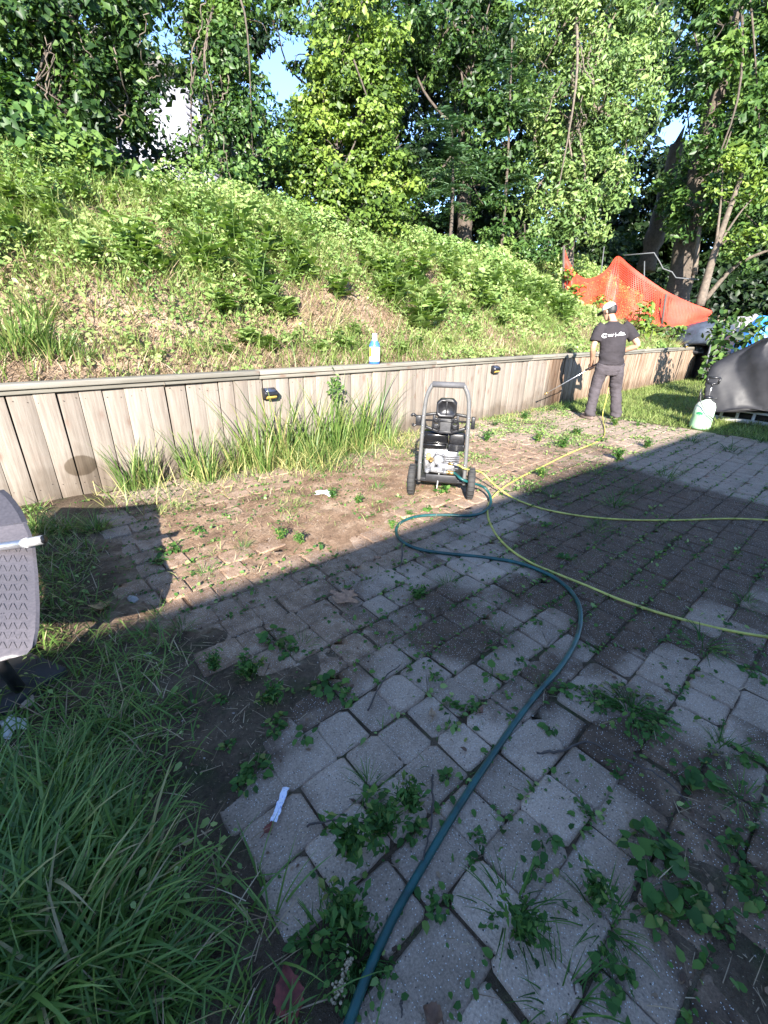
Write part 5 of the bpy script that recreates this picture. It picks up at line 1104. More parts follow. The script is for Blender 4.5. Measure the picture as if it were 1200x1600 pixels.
yh = thing('pressure_hose', 'thin yellow pressure hose crossing the patio twice between the washer and the man', 'hose', (wc[0], wc[1], 0))
part(g, 'tube', YHOSE, yh, True)
g = Geo(); a = pl((.09, -.004, .30)); b = pl((.125, -.02, .299)); g.tube([a, b], .013, 8); part(g, 'coupling', CHROME, yh)
# spray lance held by the man
H_R, H_L, TIP = (.055, .31, .965), (-.225, .325, .785), (-.86, .36, .345)
sg = thing('spray_lance', 'long thin spray lance in the hands of the man by the wall', 'spray lance', tuple(L2W(H_R)))
g = Geo(); d = unit(np.array(H_L) - np.array(H_R)); e = np.array(H_L) + d * .10
g.tube([L2W(np.array(H_R) - d * .06), L2W(np.array(H_R) + d * .10)], .022, 8); g.tube([L2W(np.array(H_L) - d * .12), L2W(e)], .016, 8); g.tube([L2W((.075, .29, .90)), L2W(H_R)], .017, 8); part(g, 'grip', BLACKP, sg)
g = Geo(); g.tube([L2W(np.array(H_R)), L2W(TIP)], .0075, 8); part(g, 'lance', CHROME, sg)
g = Geo(); g.tube([L2W(np.array(TIP) - d * .02), L2W(np.array(TIP) + d * .05)], .012, 8); part(g, 'nozzle', BRASS, sg)

# ------------------------------------------------------------------ plastic chair at the left edge
cb = gz(25, 1072)
ch = thing('garden_chair', 'grey perforated plastic swivel chair with an aluminium arm tube cut off by the left edge', 'chair', (cb[0], cb[1], 0), YAW - R(90))
cd = float(cb @ VDIR)
def cl(px, py, dep=0.0):                                    # a sighted point on the chair's facing plane, in the chair's own frame (x right, y away, z up)
    d_ = ray(px, py); w = CAM + d_ * (cd + dep) / float(d_ @ VDIR); q = w - cb; return np.array([q @ RDIR, q @ VDIR, w[2]])
def seatmat():
    m, nt, b = newmat('grey_resin'); co = nd(nt, 'ShaderNodeTexCoord').outputs['Object']
    n = noise_n(nt, 90, co, 4); nt.links.new(ramp(nt, n, [(.3, (.075, .068, .074)), (.7, (.112, .10, .108))]), b.inputs['Base Color']); b.inputs['Roughness'].default_value = .45; bump_n(nt, b, n, .25, .002); return m
RESIN = seatmat(); RESIN_SHADED = plain('shaded_resin', (.05, .047, .055), .5, var=.2, scale=80)  # headrest rim turned from the sun: its shade put into a darker resin
CDEP = lambda py: float(np.interp(py, [760, 832, 900, 960, 1035], [2.02, 1.80, 1.52, 1.28, 1.12])) - cd
def shell(outl, m, name, dep, thick, bend, parent):
    """closed sheet between a left border (beyond the frame) and the traced right border"""
    g = Geo(); front = []; n = 14
    for (px, py) in outl:
        a = cl(-210, py + 6, dep + CDEP(py)); b = cl(px, py, dep + CDEP(py)); row = []
        for t in np.linspace(0, 1, n):
            p = a + (b - a) * t; p[1] += bend * (t ** 4 - 1) - .03 * math.sin(math.pi * t); row.append(p)
        front.append(row)
    front = np.array(front); back = front + [0, thick, 0]
    g.rings(front, False, False); g.rings(back[:, ::-1], False, False)
    g.rings([front[:, -1], back[:, -1]], False, False); g.rings([back[0], front[0]], False, False); g.rings([front[-1], back[-1]], False, False); g.rings([back[:, 0], front[:, 0]], False, False)
    return g.build(name, m, parent, True), front
sp, fr_ = shell([(36, 818), (43, 834), (50, 858), (54, 900), (56, 950), (55, 985), (50, 1012), (42, 1022), (28, 1026), (14, 1030), (0, 1034)][:9], RESIN, 'seat_panel', 0, .02, .05, ch)
shell([(-2, 768), (8, 776), (18, 788), (28, 803), (36, 820)], RESIN_SHADED, 'headrest', .012, .03, .06, ch)
g = Geo()                                                   # slots pressed through the panel: rows of slanting cuts
sbv = BVHTree.FromPolygons([v.co[:] for v in sp.data.vertices], [p.vertices[:] for p in sp.data.polygons])
def onpanel(px, py):
    d_ = ray(px, py); L_ = lambda w: Vector((float(w @ RDIR), float(w @ VDIR), float(w[2])))
    h_ = sbv.ray_cast(L_(CAM - cb * [1, 1, 0]), L_(d_).normalized())
    return (np.array(h_[0]), np.array(h_[1])) if h_[0] else (None, None)
for i, py in enumerate(range(858, 1016, 15)):
    for j, px in enumerate(range(-80, 46, 8)):
        s = 1 if j % 2 else -1
        (a, na), (b, nb) = onpanel(px - 2.4, py - 5 * s), onpanel(px + 2.4, py + 5 * s)
        if a is None or b is None: continue
        na = na if na[2] > 0 else -na; a = a + na * .001; b = b + na * .001
        nrm = unit(np.cross(b - a, na)) * .0009; q = na * .004
        g.add([a - nrm, a + nrm, b + nrm, b - nrm, a - nrm - q, a + nrm - q, b + nrm - q, b - nrm - q], [[0, 1, 2, 3], [0, 4, 5, 1], [1, 5, 6, 2], [2, 6, 7, 3], [3, 7, 4, 0]])
o = g.build('slot', plain('slot_edge', (.03, .028, .031), .8), sp); o['kind'] = 'stuff'
g = Geo(); a = cl(-230, 888, .28); b = cl(38, 849, .34); g.tube([a, b], .018, 14); g.build('arm_tube', CHROME, ch, True)
c_ = cl(68, 843, .345); g = Geo(); dv = unit(c_ - b)
g.tube([b - dv * .005, c_], .0205, 14)
for k in range(14):
    t_ = k / 14 * 6.283; u1 = unit(np.cross(dv, [0, 0, 1.])); u2 = np.cross(dv, u1); q = (math.cos(t_) * u1 + math.sin(t_) * u2) * .0205; g.tube([b + q, b + q + dv * .022], .002, 4)
g.build('end_cap', plain('grey_knob', (.33, .33, .34), .4, .4), ch)
g = Geo(); g.tube([c_ - dv * .001, c_ + dv * .004], .019, 14); g.build('plug', BLACKP, ch)
g = Geo(); a = cl(12, 1036, -.10); b = np.array([a[0] - .01, a[1] + .04, .05]); g.tube([a + [-.03, 0, .05], a + [-.03, 0, 0], b + [-.03, 0, 0]], .022, 14); g.tube([a + [-.35, 0, .05], a + [.02, 0, .05]], .02, 8); g.build('post', BLACKM, ch)
slab = thing('base_slab', 'dark square slab lying in the grass under the grey chair', 'slab', tuple(gz(20, 1085)), YAW - R(112))
g = Geo(); g.bbox((-.12, .0, .02), (.22, .16, .02), .006); g.build('plate', plain('black_slab', (.035, .033, .036), .75, var=.4, scale=14, bump=.3), slab)

# ------------------------------------------------------------------ bottle on the wall cap
bp = aty(585, 566, WALL_Y + .01)
bt = thing('detergent_bottle', 'blue detergent bottle with white and yellow label standing on the wall cap', 'bottle', (bp[0], bp[1], .937), YAW - R(90))
BLUE = plain('blue_liquid', (.05, .15, .50), .2, var=.1); WHITEB = plain('bottle_white', (.58, .58, .58), .4, var=.04)
g = Geo(); g.lathe([(0, 0), (.058, 0), (.064, .006), (.064, .205), (.058, .225), (.036, .268), (.026, .274), (0, .275)], n=24); g.build('body', BLUE, bt, True)
g = Geo(); th = np.linspace(-2.75, .35, 16); g.rings([[(.0655 * math.cos(t), .0655 * math.sin(t), z) for t in th] for z in (.03, .195)], False, False); g.build('label', WHITEB, bt, True)
g = Geo(); th = np.linspace(-2.7, -2.15, 5); g.rings([[(.0662 * math.cos(t), .0662 * math.sin(t), z) for t in th] for z in (.085, .19)], False, False); g.build('label_patch', plain('label_yellow', (.78, .58, .03), .5), bt)
g = Geo(); th = np.linspace(-2.0, -1.85, 3); g.rings([[(.0662 * math.cos(t), .0662 * math.sin(t), z) for t in th] for z in (.135, .18)], False, False); g.build('label_mark', plain('label_navy', (.05, .05, .25), .5), bt)
g = Geo(); g.lathe([(.0, .262), (.040, .262), (.030, .285), (.030, .335), (.028, .345), (0, .346)], n=18); g.bbox((0, -.043, .235), (.006, .012, .028), .004); g.build('cap', WHITEB, bt, True)

# ------------------------------------------------------------------ pump sprayer
s0 = gz(1092, 669)
st = thing('pump_sprayer', 'translucent pale green pump sprayer tank standing at the corner of the lawn', 'sprayer', (s0[0], s0[1], 0.0), math.atan2(s0[1], s0[0]) - R(90))
def tankmat():
    m, nt, b = newmat('milky_tank'); b.inputs['Base Color'].default_value = (.60, .74, .60, 1); b.inputs['Roughness'].default_value = .4; b.inputs['Subsurface Weight'].default_value = .4; b.inputs['Subsurface Radius'].default_value = (.05, .06, .05)
    co = nd(nt, 'ShaderNodeTexCoord').outputs['Object']; s = nd(nt, 'ShaderNodeSeparateXYZ'); nt.links.new(co, s.inputs[0])
    nt.links.new(ramp(nt, s.outputs[2], [(.22, (.30, .50, .31)), (.30, (.50, .60, .49))]), b.inputs['Base Color']); return m
g = Geo(); g.lathe([(0, .0), (.12, .0), (.138, .012), (.142, .05), (.137, .20), (.140, .215), (.137, .23), (.132, .33), (.11, .385), (.06, .415), (.045, .42), (.045, .45), (0, .45)], n=28); g.build('tank', tankmat(), st, True)
g = Geo(); g.lathe([(0, .445), (.06, .445), (.06, .475), (.045, .485), (0, .487)], n=16); g.bbox((.05, 0, .46), (.06, .02, .012), .006); g.build('collar', BLACKP, st)
g = Geo(); g.tube([(0, 0, .47), (0, 0, .64)], .010, 8); g.build('pump_rod', CHROME, st)
g = Geo()
for a, b in (((-.075, .75), (.075, .75)), ((-.075, .75), (-.065, .665)), ((.075, .75), (.065, .665)), ((-.065, .665), (.065, .665)), ((0, .665), (0, .62))): g.tube([(a[0], 0, a[1]), (b[0], 0, b[1])], .015, 8)
g.build('handle', BLACKP, st)
g = Geo(); th = np.linspace(0, 6.283, 16, endpoint=False); g.rings([[(.139 * math.sin(-.35 + .33 * math.cos(t) * k), -.139 * math.cos(-.35 + .33 * math.cos(t) * k), .235 + .028 * math.sin(t) * k) for t in th] for k in (1, .05)], False, True); g.build('label', plain('sprayer_label', (.03, .22, .09), .5), st)
g = Geo(); g.tube(curve([(-.06, -.05, .46), (-.10, -.10, .52), (-.07, -.14, .40), (.05, -.17, .25), (.15, -.10, .16), (.17, .02, .06)], 8), .006, 6); g.tube([(-.11, 0, .36), (-.115, -.02, .58)], .009, 8); g.build('spray_hose', BLACKP, st)

# ------------------------------------------------------------------ covered grill on a white plastic crate base, right edge
TARP = plain('black_cover', (.014, .0135, .0155), .6, var=.25, scale=10)
c0 = gz(1200, 653); K = atd(1250, 640, 9.4)
cv = thing('covered_grill', 'large black fabric cover draped over a bulky load at the right edge', 'covered grill', (K[0], K[1], 0), math.atan2(K[1], K[0]) - R(90))
kx = np.linalg.norm(K[:2]) / FOC * 1.12
def tl(px, py, dep): 
    dd = np.hypot(K[0], K[1]); u_ = unit(np.array([K[0], K[1], 0])); d_ = ray(px, py); w = CAM + d_ * (dd + dep) / float(d_ @ u_); q = w - np.array([K[0], K[1], 0]); return np.array([q @ np.array([u_[1], -u_[0], 0]), q @ u_, w[2]])
g = Geo(); rng = np.random.default_rng(91)
prof = [(1110, 648, 1400, 664), (1110, 630, 1420, 650), (1117, 607, 1415, 610), (1124, 588, 1405, 580), (1133, 570, 1390, 555), (1146, 558, 1380, 535), (1166, 546, 1370, 515), (1192, 532, 1350, 505), (1215, 524, 1330, 503)]
prof = [tuple(float(np.interp(u, range(9), [p[k] for p in prof])) for k in range(4)) for u in np.linspace(0, 8, 33)]
rows = []; n = 220; fan = np.random.default_rng(17)
kn = np.sort(fan.random(24)) * 6.283; ka = fan.random(24) * .9 + .1; ka[::2] *= -.8            # drop lines of the cloth: ridges and hollows
for i, (xl, yl, xr, yr) in enumerate(prof):
    row = []; i = i / 4; sh = (1 - (i / 8) ** 1.5)
    A = tl(xl, yl, 0); B = tl(xr, yr, 0); cx = (A[0] + B[0]) / 2; hw = (B[0] - A[0]) / 2
    for k in range(n):
        t_ = k / n * 2 * math.pi; c = math.cos(t_); s_ = math.sin(t_); ex = .6
        f = float(np.interp((t_ + .16 * i) % 6.283, np.r_[kn[-1] - 6.283, kn, kn[0] + 6.283], np.r_[ka[-1], ka, ka[0]])) * .20 * (.3 + sh)
        X = cx + hw * abs(c) ** ex * (1 if c > 0 else -1); Y = .46 * (.4 + .6 * sh) * abs(s_) ** ex * (1 if s_ > 0 else -1)
        zz = A[2] + (B[2] - A[2]) * (X - A[0]) / (2 * hw)
        q_ = X + .45 * zz; f2 = .22 * (.5 - abs(2 * float(vnoise(q_ * 2.3 + 7, zz * .5, 3)) - 1)) + .05 * (float(vnoise(q_ * 8, zz * 1.5, 4)) - .5); f += f2 * (.4 + .6 * sh)
        row.append((X + f * c * .5, Y + f * (1 if s_ > 0 else -1), max(.24 + .05 * math.sin(t_ * 6), zz + .10 * f)))
    rows.append(row)
g.rings(rows, True); o = g.build('cover', TARP, cv, True)
tx = bpy.data.textures.new('folds', 'CLOUDS'); tx.noise_scale = .35
dm = o.modifiers.new('folds', 'DISPLACE'); dm.texture = tx; dm.strength = .03; dm.mid_level = .5
Q = atd(1276, 664, 9.1)
cr = thing('plastic_base', 'low white plastic crate base with dark square openings under the black cover', 'crate', (Q[0], Q[1], 0), math.atan2(Q[1], Q[0]) - R(90) - R(8))
g = Geo(); WG = plain('dusty_white_plastic', (.60, .60, .62), .5, var=.12)
g.bbox((0, .35, .10), (1.45, .32, .10), .02); g.bbox((0, .02, .035), (1.45, .03, .035), .008); g.bbox((0, .02, .185), (1.45, .03, .02), .008)
for k in range(14): g.bbox((-1.42 + k * .22, .015, .11), (.02, .03, .07), .005)
g.build('frame', WG, cr); g = Geo(); g.box((0, .027, .11), (1.40, .008, .06)); g.build('opening', BLACKM, cr)
g = Geo(); g.rings([[(-1.45, 0, .2), (-1.3, -.06, .26), (-.8, -.05, .24), (-.3, -.04, .27), (.4, -.05, .23), (1.4, 0, .22)], [(-1.5, .15, .22), (-1.3, .2, .3), (-.8, .2, .27), (-.3, .2, .3), (.4, .2, .27), (1.4, .2, .25)], [(-1.3, .5, .22), (-1.2, .5, .3), (-.8, .5, .27), (-.3, .5, .3), (.4, .5, .27), (1.4, .5, .25)]], False, False); g.build('lid', WG, cr)
# junk heap behind the end of the wall
def heap(name, label, px, py0, hw, hd, hh, D, m, seed, cat, z0=0.0, amp=.25):
    b = atd(px, py0, D); t = thing(name, label, cat, (b[0], b[1], z0), math.atan2(b[1], b[0]) - R(90)); X, Y = 26, 12
    g = Geo(); rows = []
    for i in range(Y):
        f = i / (Y - 1); rr = math.cos(f * math.pi / 2) ** .55 if i < Y - 1 else .02; row = []
        for k in range(X):
            a = k / X * 6.283; ca, sa = math.cos(a), math.sin(a); nn = 1 + amp * (float(fbm(ca * 1.6 + seed * 3, sa * 1.6 + f * 2.2, seed)) - .5) * 2
            row.append((hw * rr * ca * nn, hd * rr * sa * nn, hh * math.sin(f * math.pi / 2) * (1 + amp * (float(fbm(ca * 1.3 + seed, f * 2 + sa, seed + 5)) - .5))))
        rows.append(row)
    g.rings(rows, True); o = g.build('sheet', m, t, True); md = o.modifiers.new('sub', 'SUBSURF'); md.levels = 1; md.render_levels = 1
    dm = o.modifiers.new('folds', 'DISPLACE'); dm.texture = tx; dm.strength = .12; return t
NAVY = plain('navy_tarpaulin', (.035, .045, .065), .45, var=.3, scale=9); BLUET = plain('blue_tarpaulin', (.03, .22, .70), .45, var=.2, scale=6); GREYT = plain('grey_sheet', (.22, .22, .23), .6, var=.25, scale=6); WHT = plain('white_sheet', (.40, .40, .41), .6, var=.2, scale=7)
heap('bin_bag', 'shiny black bin bag slumped over the far end of the wall', 1082, 540, .42, .4, .52, 16.7, BLACKP, 3, 'bag', .72)
heap('tarpaulin', 'dark navy tarpaulin bundle on the junk heap beside the end of the wall', 1098, 540, .8, .5, .62, 16.4, NAVY, 4, 'tarpaulin', .98, .35)
heap('dark_load', 'black shaded load filling the corner behind the end of the wall', 1112, 560, .45, .6, 1.15, 16.9, BLACKP, 5, 'load', .0)
heap('sheet', 'pale grey sheet topping the junk heap behind the leafy sapling', 1158, 540, .6, .5, 1.0, 16.9, GREYT, 6, 'sheet', .75, .3)
heap('sheet', 'white plastic sheet hanging low on the junk heap left of the blue tarpaulin', 1172, 550, .7, .5, .85, 15.6, WHT, 8, 'sheet', .75, .35)
heap('tarpaulin', 'bright blue tarpaulin on the junk heap at the right edge', 1186, 540, .5, .42, .95, 14.9, BLUET, 9, 'tarpaulin', .75, .35)
heap('wood_pile', 'dark brown load at the extreme right of the junk heap', 1225, 560, .5, .5, 1.7, 15.2, plain('brown_load', (.10, .08, .07), .8, var=.4), 10, 'load', 0)
for px, lab in ((0, 'taller grey metal pole leaning at the end of the wall'), (12, 'shorter grey metal pole leaning right beside the taller one')):
    a = gz(1100 + px * .4, 592); u = unit(a[:2]); Dq = 14.2; a = atd(1097 + px * .4, 590, Dq); b = atd(1117 + px, 518 + px * .6, Dq + .2); a[2] = max(a[2], 0.0)
    t = thing('pole', lab, 'pole', tuple(a)); g = Geo(); g.tube([a, b], .026 if px == 0 else .018, 8); g.tube([b - (b - a) * .12, b - (b - a) * .10], .034, 8); part(g, 'tube', DULLM, t)
# leafy sapling and low shrub in front of the junk
def shrub(label, px, pyb, blobs, D, m, size, n, seed, asp=.6, name='shrub'):
    b = atd(px, pyb, D); b[2] = 0; t = thing(name, label, 'shrub', tuple(b)); rng = np.random.default_rng(seed); g = Geo()
    for bl in blobs:
        c, _, _ = blob(*bl); g.tube(curve([b, (b + c) / 2 + rng.normal(size=3) * .06, c], 5), np.linspace(.02, .006, 11), 5)
    part(g, 'stem', TWIG, t); g = Geo(); fill_crown(g, blobs, n, size, asp, .5, rng, clump=.16, shape='b', crown=2.2); part(g, 'crown', m, t)
shrub('leafy sapling with large dark leaves in front of the white and blue sheets', 1140, 600, [(1125, 505, 16, 14, 12.5), (1140, 540, 18, 16, 12.4), (1160, 495, 22, 12, 12.5), (1165, 525, 26, 12, 12.4), (1120, 525, 12, 12, 12.4), (1185, 512, 20, 9, 12.5), (1150, 565, 20, 16, 12.3)], 12.5, L_DARK, .15, 300, 95, .65, 'sapling')
shrub('low bright green shrub between the wall end and the black cover', 1125, 610, [(1115, 590, 14, 20, 12.0), (1130, 580, 22, 20, 12.0), (1145, 572, 20, 14, 12.0), (1120, 600, 22, 12, 11.9), (1105, 575, 8, 14, 12.2)], 12.0, L_MID, .12, 320, 96)
shrub('yellowing leafy bush growing in front of the orange netting behind the wall', 1005, 540, [(1000, 500, 18, 22, 14.6), (1020, 515, 20, 14, 14.6), (990, 520, 16, 18, 14.5), (1012, 480, 10, 14, 14.6)], 14.6, L_VINE, .15, 230, 97)
shrub('green bush at the top of the wall right of the man', 1040, 540, [(1035, 522, 26, 12, 15.2), (1055, 518, 18, 10, 15.2)], 15.2, L_MID, .14, 300, 98)
shrub('yellowish weeds climbing the near end of the orange netting', 890, 440, [(888, 428, 6, 10, 13.4), (902, 452, 10, 8, 13.4), (945, 470, 12, 7, 14.2)], 13.4, L_VINE, .12, 200, 99)

# ------------------------------------------------------------------ orange safety netting on stakes
def netmat():
    m, nt, b = newmat('orange_netting'); b.inputs['Base Color'].default_value = (.80, .075, .03, 1); b.inputs['Roughness'].default_value = .5
    co = nd(nt, 'ShaderNodeTexCoord').outputs['Object']; n = noise_n(nt, 3, co, 3); nt.links.new(ramp(nt, n, [(.3, (.70, .05, .026)), (.7, (.84, .085, .038))]), b.inputs['Base Color'])
    tr = nd(nt, 'ShaderNodeBsdfTranslucent'); tr.inputs[0].default_value = (.8, .1, .04, 1); mx = nd(nt, 'ShaderNodeMixShader'); mx.inputs[0].default_value = .3
    nt.links.new(b.outputs[0], mx.inputs[1]); nt.links.new(tr.outputs[0], mx.inputs[2]); nt.links.new(mx.outputs[0], nt.nodes['Material Output'].inputs[0]); return m
NETM = netmat()
TOP = [(881, 386, 13.6), (888, 408, 13.7), (900, 428, 13.9), (917, 437, 14.3), (935, 432, 14.7), (950, 420, 15.0), (965, 402, 15.3), (985, 417, 15.7), (1010, 436, 15.9), (1040, 456, 16.1), (1075, 473, 16.4), (1112, 487, 16.7)]
BOT = [(884, 452, 13.6), (893, 462, 13.6), (905, 472, 13.7), (922, 482, 14.1), (940, 488, 14.5), (955, 492, 14.8), (970, 497, 15.0), (990, 502, 15.3), (1012, 506, 15.5), (1040, 508, 15.8), (1075, 507, 16.2), (1105, 503, 16.6)]
A = curve([atd(*p) for p in TOP], 8); B = curve([atd(*p) for p in BOT], 8); NV = 26
S = np.array([[a + (b - a) * v + VDIR * (.10 * math.sin(i * .35 + v * 2.5) * math.sin(math.pi * v) ) + np.array([0, 0, -.02 * math.sin(i * .9) * math.sin(math.pi * v)]) for v in np.linspace(0, 1, NV)] for i, (a, b) in enumerate(zip(A, B))])
nf = thing('safety_netting', 'torn orange safety netting strung over stakes down the slope behind the man', 'netting', tuple(S[0, -1]))
g = Geo(); rw = .0125
I, J, _ = S.shape
for i in range(I):                                          # flat ribbons of the net, both ways
    Ct = S[i]; T = unit(S[min(i + 1, I - 1)] - S[max(i - 1, 0)]) * rw; g.rings([Ct - T, Ct + T], False, False)
for j in range(J):
    Ct = S[:, j]; T = unit(np.gradient(Ct, axis=0)); Wv = np.tile(np.array([0, 0, 1.0]) * rw * (2.2 if j in (0, 1, J - 1) else .75), (I, 1)); g.rings([Ct - Wv, Ct + Wv], False, False)
part(g, 'net', NETM, nf)
for (p0, p1, D, m) in (((880, 470), (881, 384), 13.6, TWIG), ((964, 500), (966, 401), 15.3, NETM), ((1033, 512), (1041, 459), 15.75, TWIG)):
    g = Geo(); a, b = atd(*p0, D), atd(*p1, D); g.tube([a, b], .032, 7); part(g, 'stake', m, nf)
# bent pipe and thin rods in front of the dark wood
Q = [atd(x, y, 17.6) for x, y in ((975, 399), (1022, 395), (1030, 408), (1036, 420), (1050, 425), (1056, 434), (1092, 437))]
g = Geo(); g.tube(Q, .02, 6); tag(g.build('bent_pipe', DULLM), 'thin bent grey pipe hanging in front of the dark wood above the netting', 'pipe')
for (x0, y0, x1, y1, lab) in ((937, 415, 944, 385, 'thin grey rod rising behind the first dip of the netting'), (1006, 430, 1007, 408, 'short thin grey rod right of the middle netting stake')):
    g = Geo(); g.tube([atd(x0, y0 + 30, 17), atd(x1, y1, 17)], .018, 6); tag(g.build('rod', DULLM), lab, 'rod')

# ------------------------------------------------------------------ the man with the spray lance
def remesh(g, vox, name, m, parent, smooth=4, M=None):
    me = g.mesh('tmp'); o = bpy.data.objects.new('tmp', me); C.objects.link(o)
    rm = o.modifiers.new('r', 'REMESH'); rm.mode = 'VOXEL'; rm.voxel_size = vox; rm.use_smooth_shade = True
    if smooth: sm = o.modifiers.new('s', 'SMOOTH'); sm.iterations = smooth; sm.factor = .5
    dg = bpy.context.evaluated_depsgraph_get(); out = bpy.data.meshes.new_from_object(o.evaluated_get(dg)); out.name = name
    bpy.data.objects.remove(o); bpy.data.meshes.remove(me)
    out.materials.clear(); out.materials.append(m); out.polygons.foreach_set('use_smooth', np.ones(len(out.polygons), bool))
    return link(name, out, None, parent)
man = thing('person', 'man in white cap, black T-shirt and grey trousers spraying the foot of the wall', 'person', tuple(PB), FA - R(90))
SKIN = plain('skin', (.42, .24, .16), .5, var=.08)
def ell(c, rx, ry, n=20, tilt=0.0, yaw=0.0, sq=1.0):
    out = []
    for k in range(n):
        t = k / n * 2 * math.pi; cx = math.cos(t); sy = math.sin(t)
        x = rx * abs(cx) ** sq * (1 if cx > 0 else -1); y = ry * abs(sy) ** sq * (1 if sy > 0 else -1)
        x, y = x * math.cos(yaw) - y * math.sin(yaw), x * math.sin(yaw) + y * math.cos(yaw)
        out.append((c[0] + x, c[1] + y, c[2] + math.sin(tilt) * -y))
    return out
SHL, SHR = np.array([-.275, .15, 1.395]), np.array([.125, .15, 1.415])
ELL, ELR = np.array([-.335, .10, 1.10]), np.array([.315, .06, 1.155])
HAL, HAR = np.array(H_L), np.array(H_R)
HIPL, HIPR = np.array([-.145, .02, .90]), np.array([.055, .02, .90])
KNL, KNR = np.array([-.20, .05, .48]), np.array([.135, .06, .48])
ANL, ANR = np.array([-.225, -.02, .09]), np.array([.20, -.02, .09])
HEAD = np.array([-.125, .30, 1.625])
b = Geo()
b.rings([ell((-.05, .02, .86), .15, .105), ell((-.055, .03, 1.0), .145, .10), ell((-.06, .06, 1.15), .15, .105), ell((-.07, .10, 1.3), .165, .11), ell((-.075, .14, 1.40), .15, .085), ell((-.08, .165, 1.455), .075, .06), ell((-.085, .19, 1.50), .056, .056), ell((-.10, .23, 1.56), .054, .056), ell((-.11, .27, 1.60), .05, .05)])
for S0, E0, H0 in ((SHL, ELL, HAL), (SHR, ELR, HAR)):
    wr_ = E0 + (H0 - E0) * .86
    b.tube(curve([S0 + [0, 0, .02], S0 * .5 + E0 * .5, E0, E0 * .55 + wr_ * .45, wr_], 4), np.interp(np.arange(17), [0, 4, 8, 11, 16], [.062, .050, .042, .043, .027]), 12)
for Hp, K_, A_ in ((HIPL, KNL, ANL), (HIPR, KNR, ANR)):
    b.tube(curve([Hp, (Hp + K_) / 2, K_, (K_ + A_) / 2 - [0, .015, 0], A_], 4), np.interp(np.arange(17), [0, 4, 8, 11, 16], [.085, .072, .054, .052, .036]), 12)
# hands: palm, thumb and four fingers closed round the lance
for H0, E0, sd in ((HAL, ELL, -1), (HAR, ELR, 1)):
    dv_ = unit(H0 - E0); ld = unit(np.array(TIP) - np.array(H_R)); sdv = unit(np.cross(ld, dv_)); wr_ = E0 + (H0 - E0) * .84
    b.tube([wr_, H0 - sdv * .026 - dv_ * .02, H0 - sdv * .028 + dv_ * .02], [.027, .036, .034], 10)
    for k, L_ in enumerate((.030, .033, .031, .025)):
        q = H0 + ld * (k - 1.5) * .021
        b.tube(curve([q - sdv * .03 + dv_ * .01, q - sdv * .012 + dv_ * .034, q + sdv * .016 + dv_ * .030, q + sdv * (L_ - .004) + dv_ * .004, q + sdv * .02 - dv_ * .012], 3), .0095, 8)
    q = H0 - ld * .034 * 1; b.tube(curve([H0 - sdv * .03 - dv_ * .02, q - sdv * .01 - dv_ * .02, q + sdv * .02 - dv_ * .012, q + sdv * .03 + dv_ * .012], 3), [.014, .014, .0135, .013, .0125, .012, .0115, .011, .0105, .010], 8)
# head turned left and down
HY = R(38); HT = R(22)
HM = np.array(Matrix.Rotation(HY, 3, 'Z') @ Matrix.Rotation(-HT, 3, 'X'))
def hd(p): return HEAD + HM @ np.array(p)
g_ = [(-.118, .030, .045, .045), (-.10, .030, .05, .058), (-.075, .018, .058, .075), (-.04, .008, .066, .088), (0, 0, .073, .094), (.04, -.004, .076, .097), (.075, -.006, .070, .090), (.10, -.006, .052, .068), (.116, -.006, .025, .035)]
b.rings([[hd((rx * math.cos(t), cy + ry * math.sin(t), z)) for t in np.arange(20) * 2 * math.pi / 20] for z, cy, rx, ry in g_])
b.tube([hd((0, .09, .02)), hd((0, .112, -.022)), hd((0, .088, -.035))], [.010, .017, .012], 8)
for s in (-1, 1): b.rings([[hd((s * x, -.005 + .018 * math.cos(t) * k, -.005 + .032 * math.sin(t) * k)) for t in np.arange(10) * 2 * math.pi / 10] for x, k in ((.066, .7), (.076, 1), (.085, 1.0), (.089, .7))])
b.tube([hd((-.022, .086, -.068)), hd((0, .097, -.068)), hd((.022, .086, -.068))], .007, 6)
remesh(b, .0062, 'body', SKIN, man, 2)
g = Geo()
for s in (-1, 1): g.lathe([(0, -.011), (.008, -.008), (.011, 0), (.008, .008), (0, .011)], hd((s * .03, .079, .005)), 10)
g.build('eyes', plain('eye_dark', (.04, .03, .025), .2), man)
g = Geo()
def clothmat(name, c, bs=.5, var=.18):
    m, nt, bb = newmat(name); co = nd(nt, 'ShaderNodeTexCoord').outputs['Object']; n = noise_n(nt, 7, co, 4, .55); f = noise_n(nt, 300, co, 2)
    nt.links.new(ramp(nt, n, [(.3, tuple(v * (1 - var) for v in c)), (.7, tuple(v * (1 + var) for v in c))]), bb.inputs['Base Color']); bb.inputs['Roughness'].default_value = .9; bb.inputs['Specular IOR Level'].default_value = .2
    mp = nd(nt, 'ShaderNodeMapping'); mp.inputs['Rotation'].default_value = (.5, .6, .3); mp.inputs['Scale'].default_value = (1, 1, 2.4); nt.links.new(co, mp.inputs[0]); w = noise_n(nt, 9, mp.outputs[0], 2, .4)
    bump_n(nt, bb, w, bs, .03); return m
SHIRT = clothmat('black_cotton', (.030, .026, .029)); TROU = clothmat('grey_denim', (.058, .050, .055), .6, .25)
s = Geo()
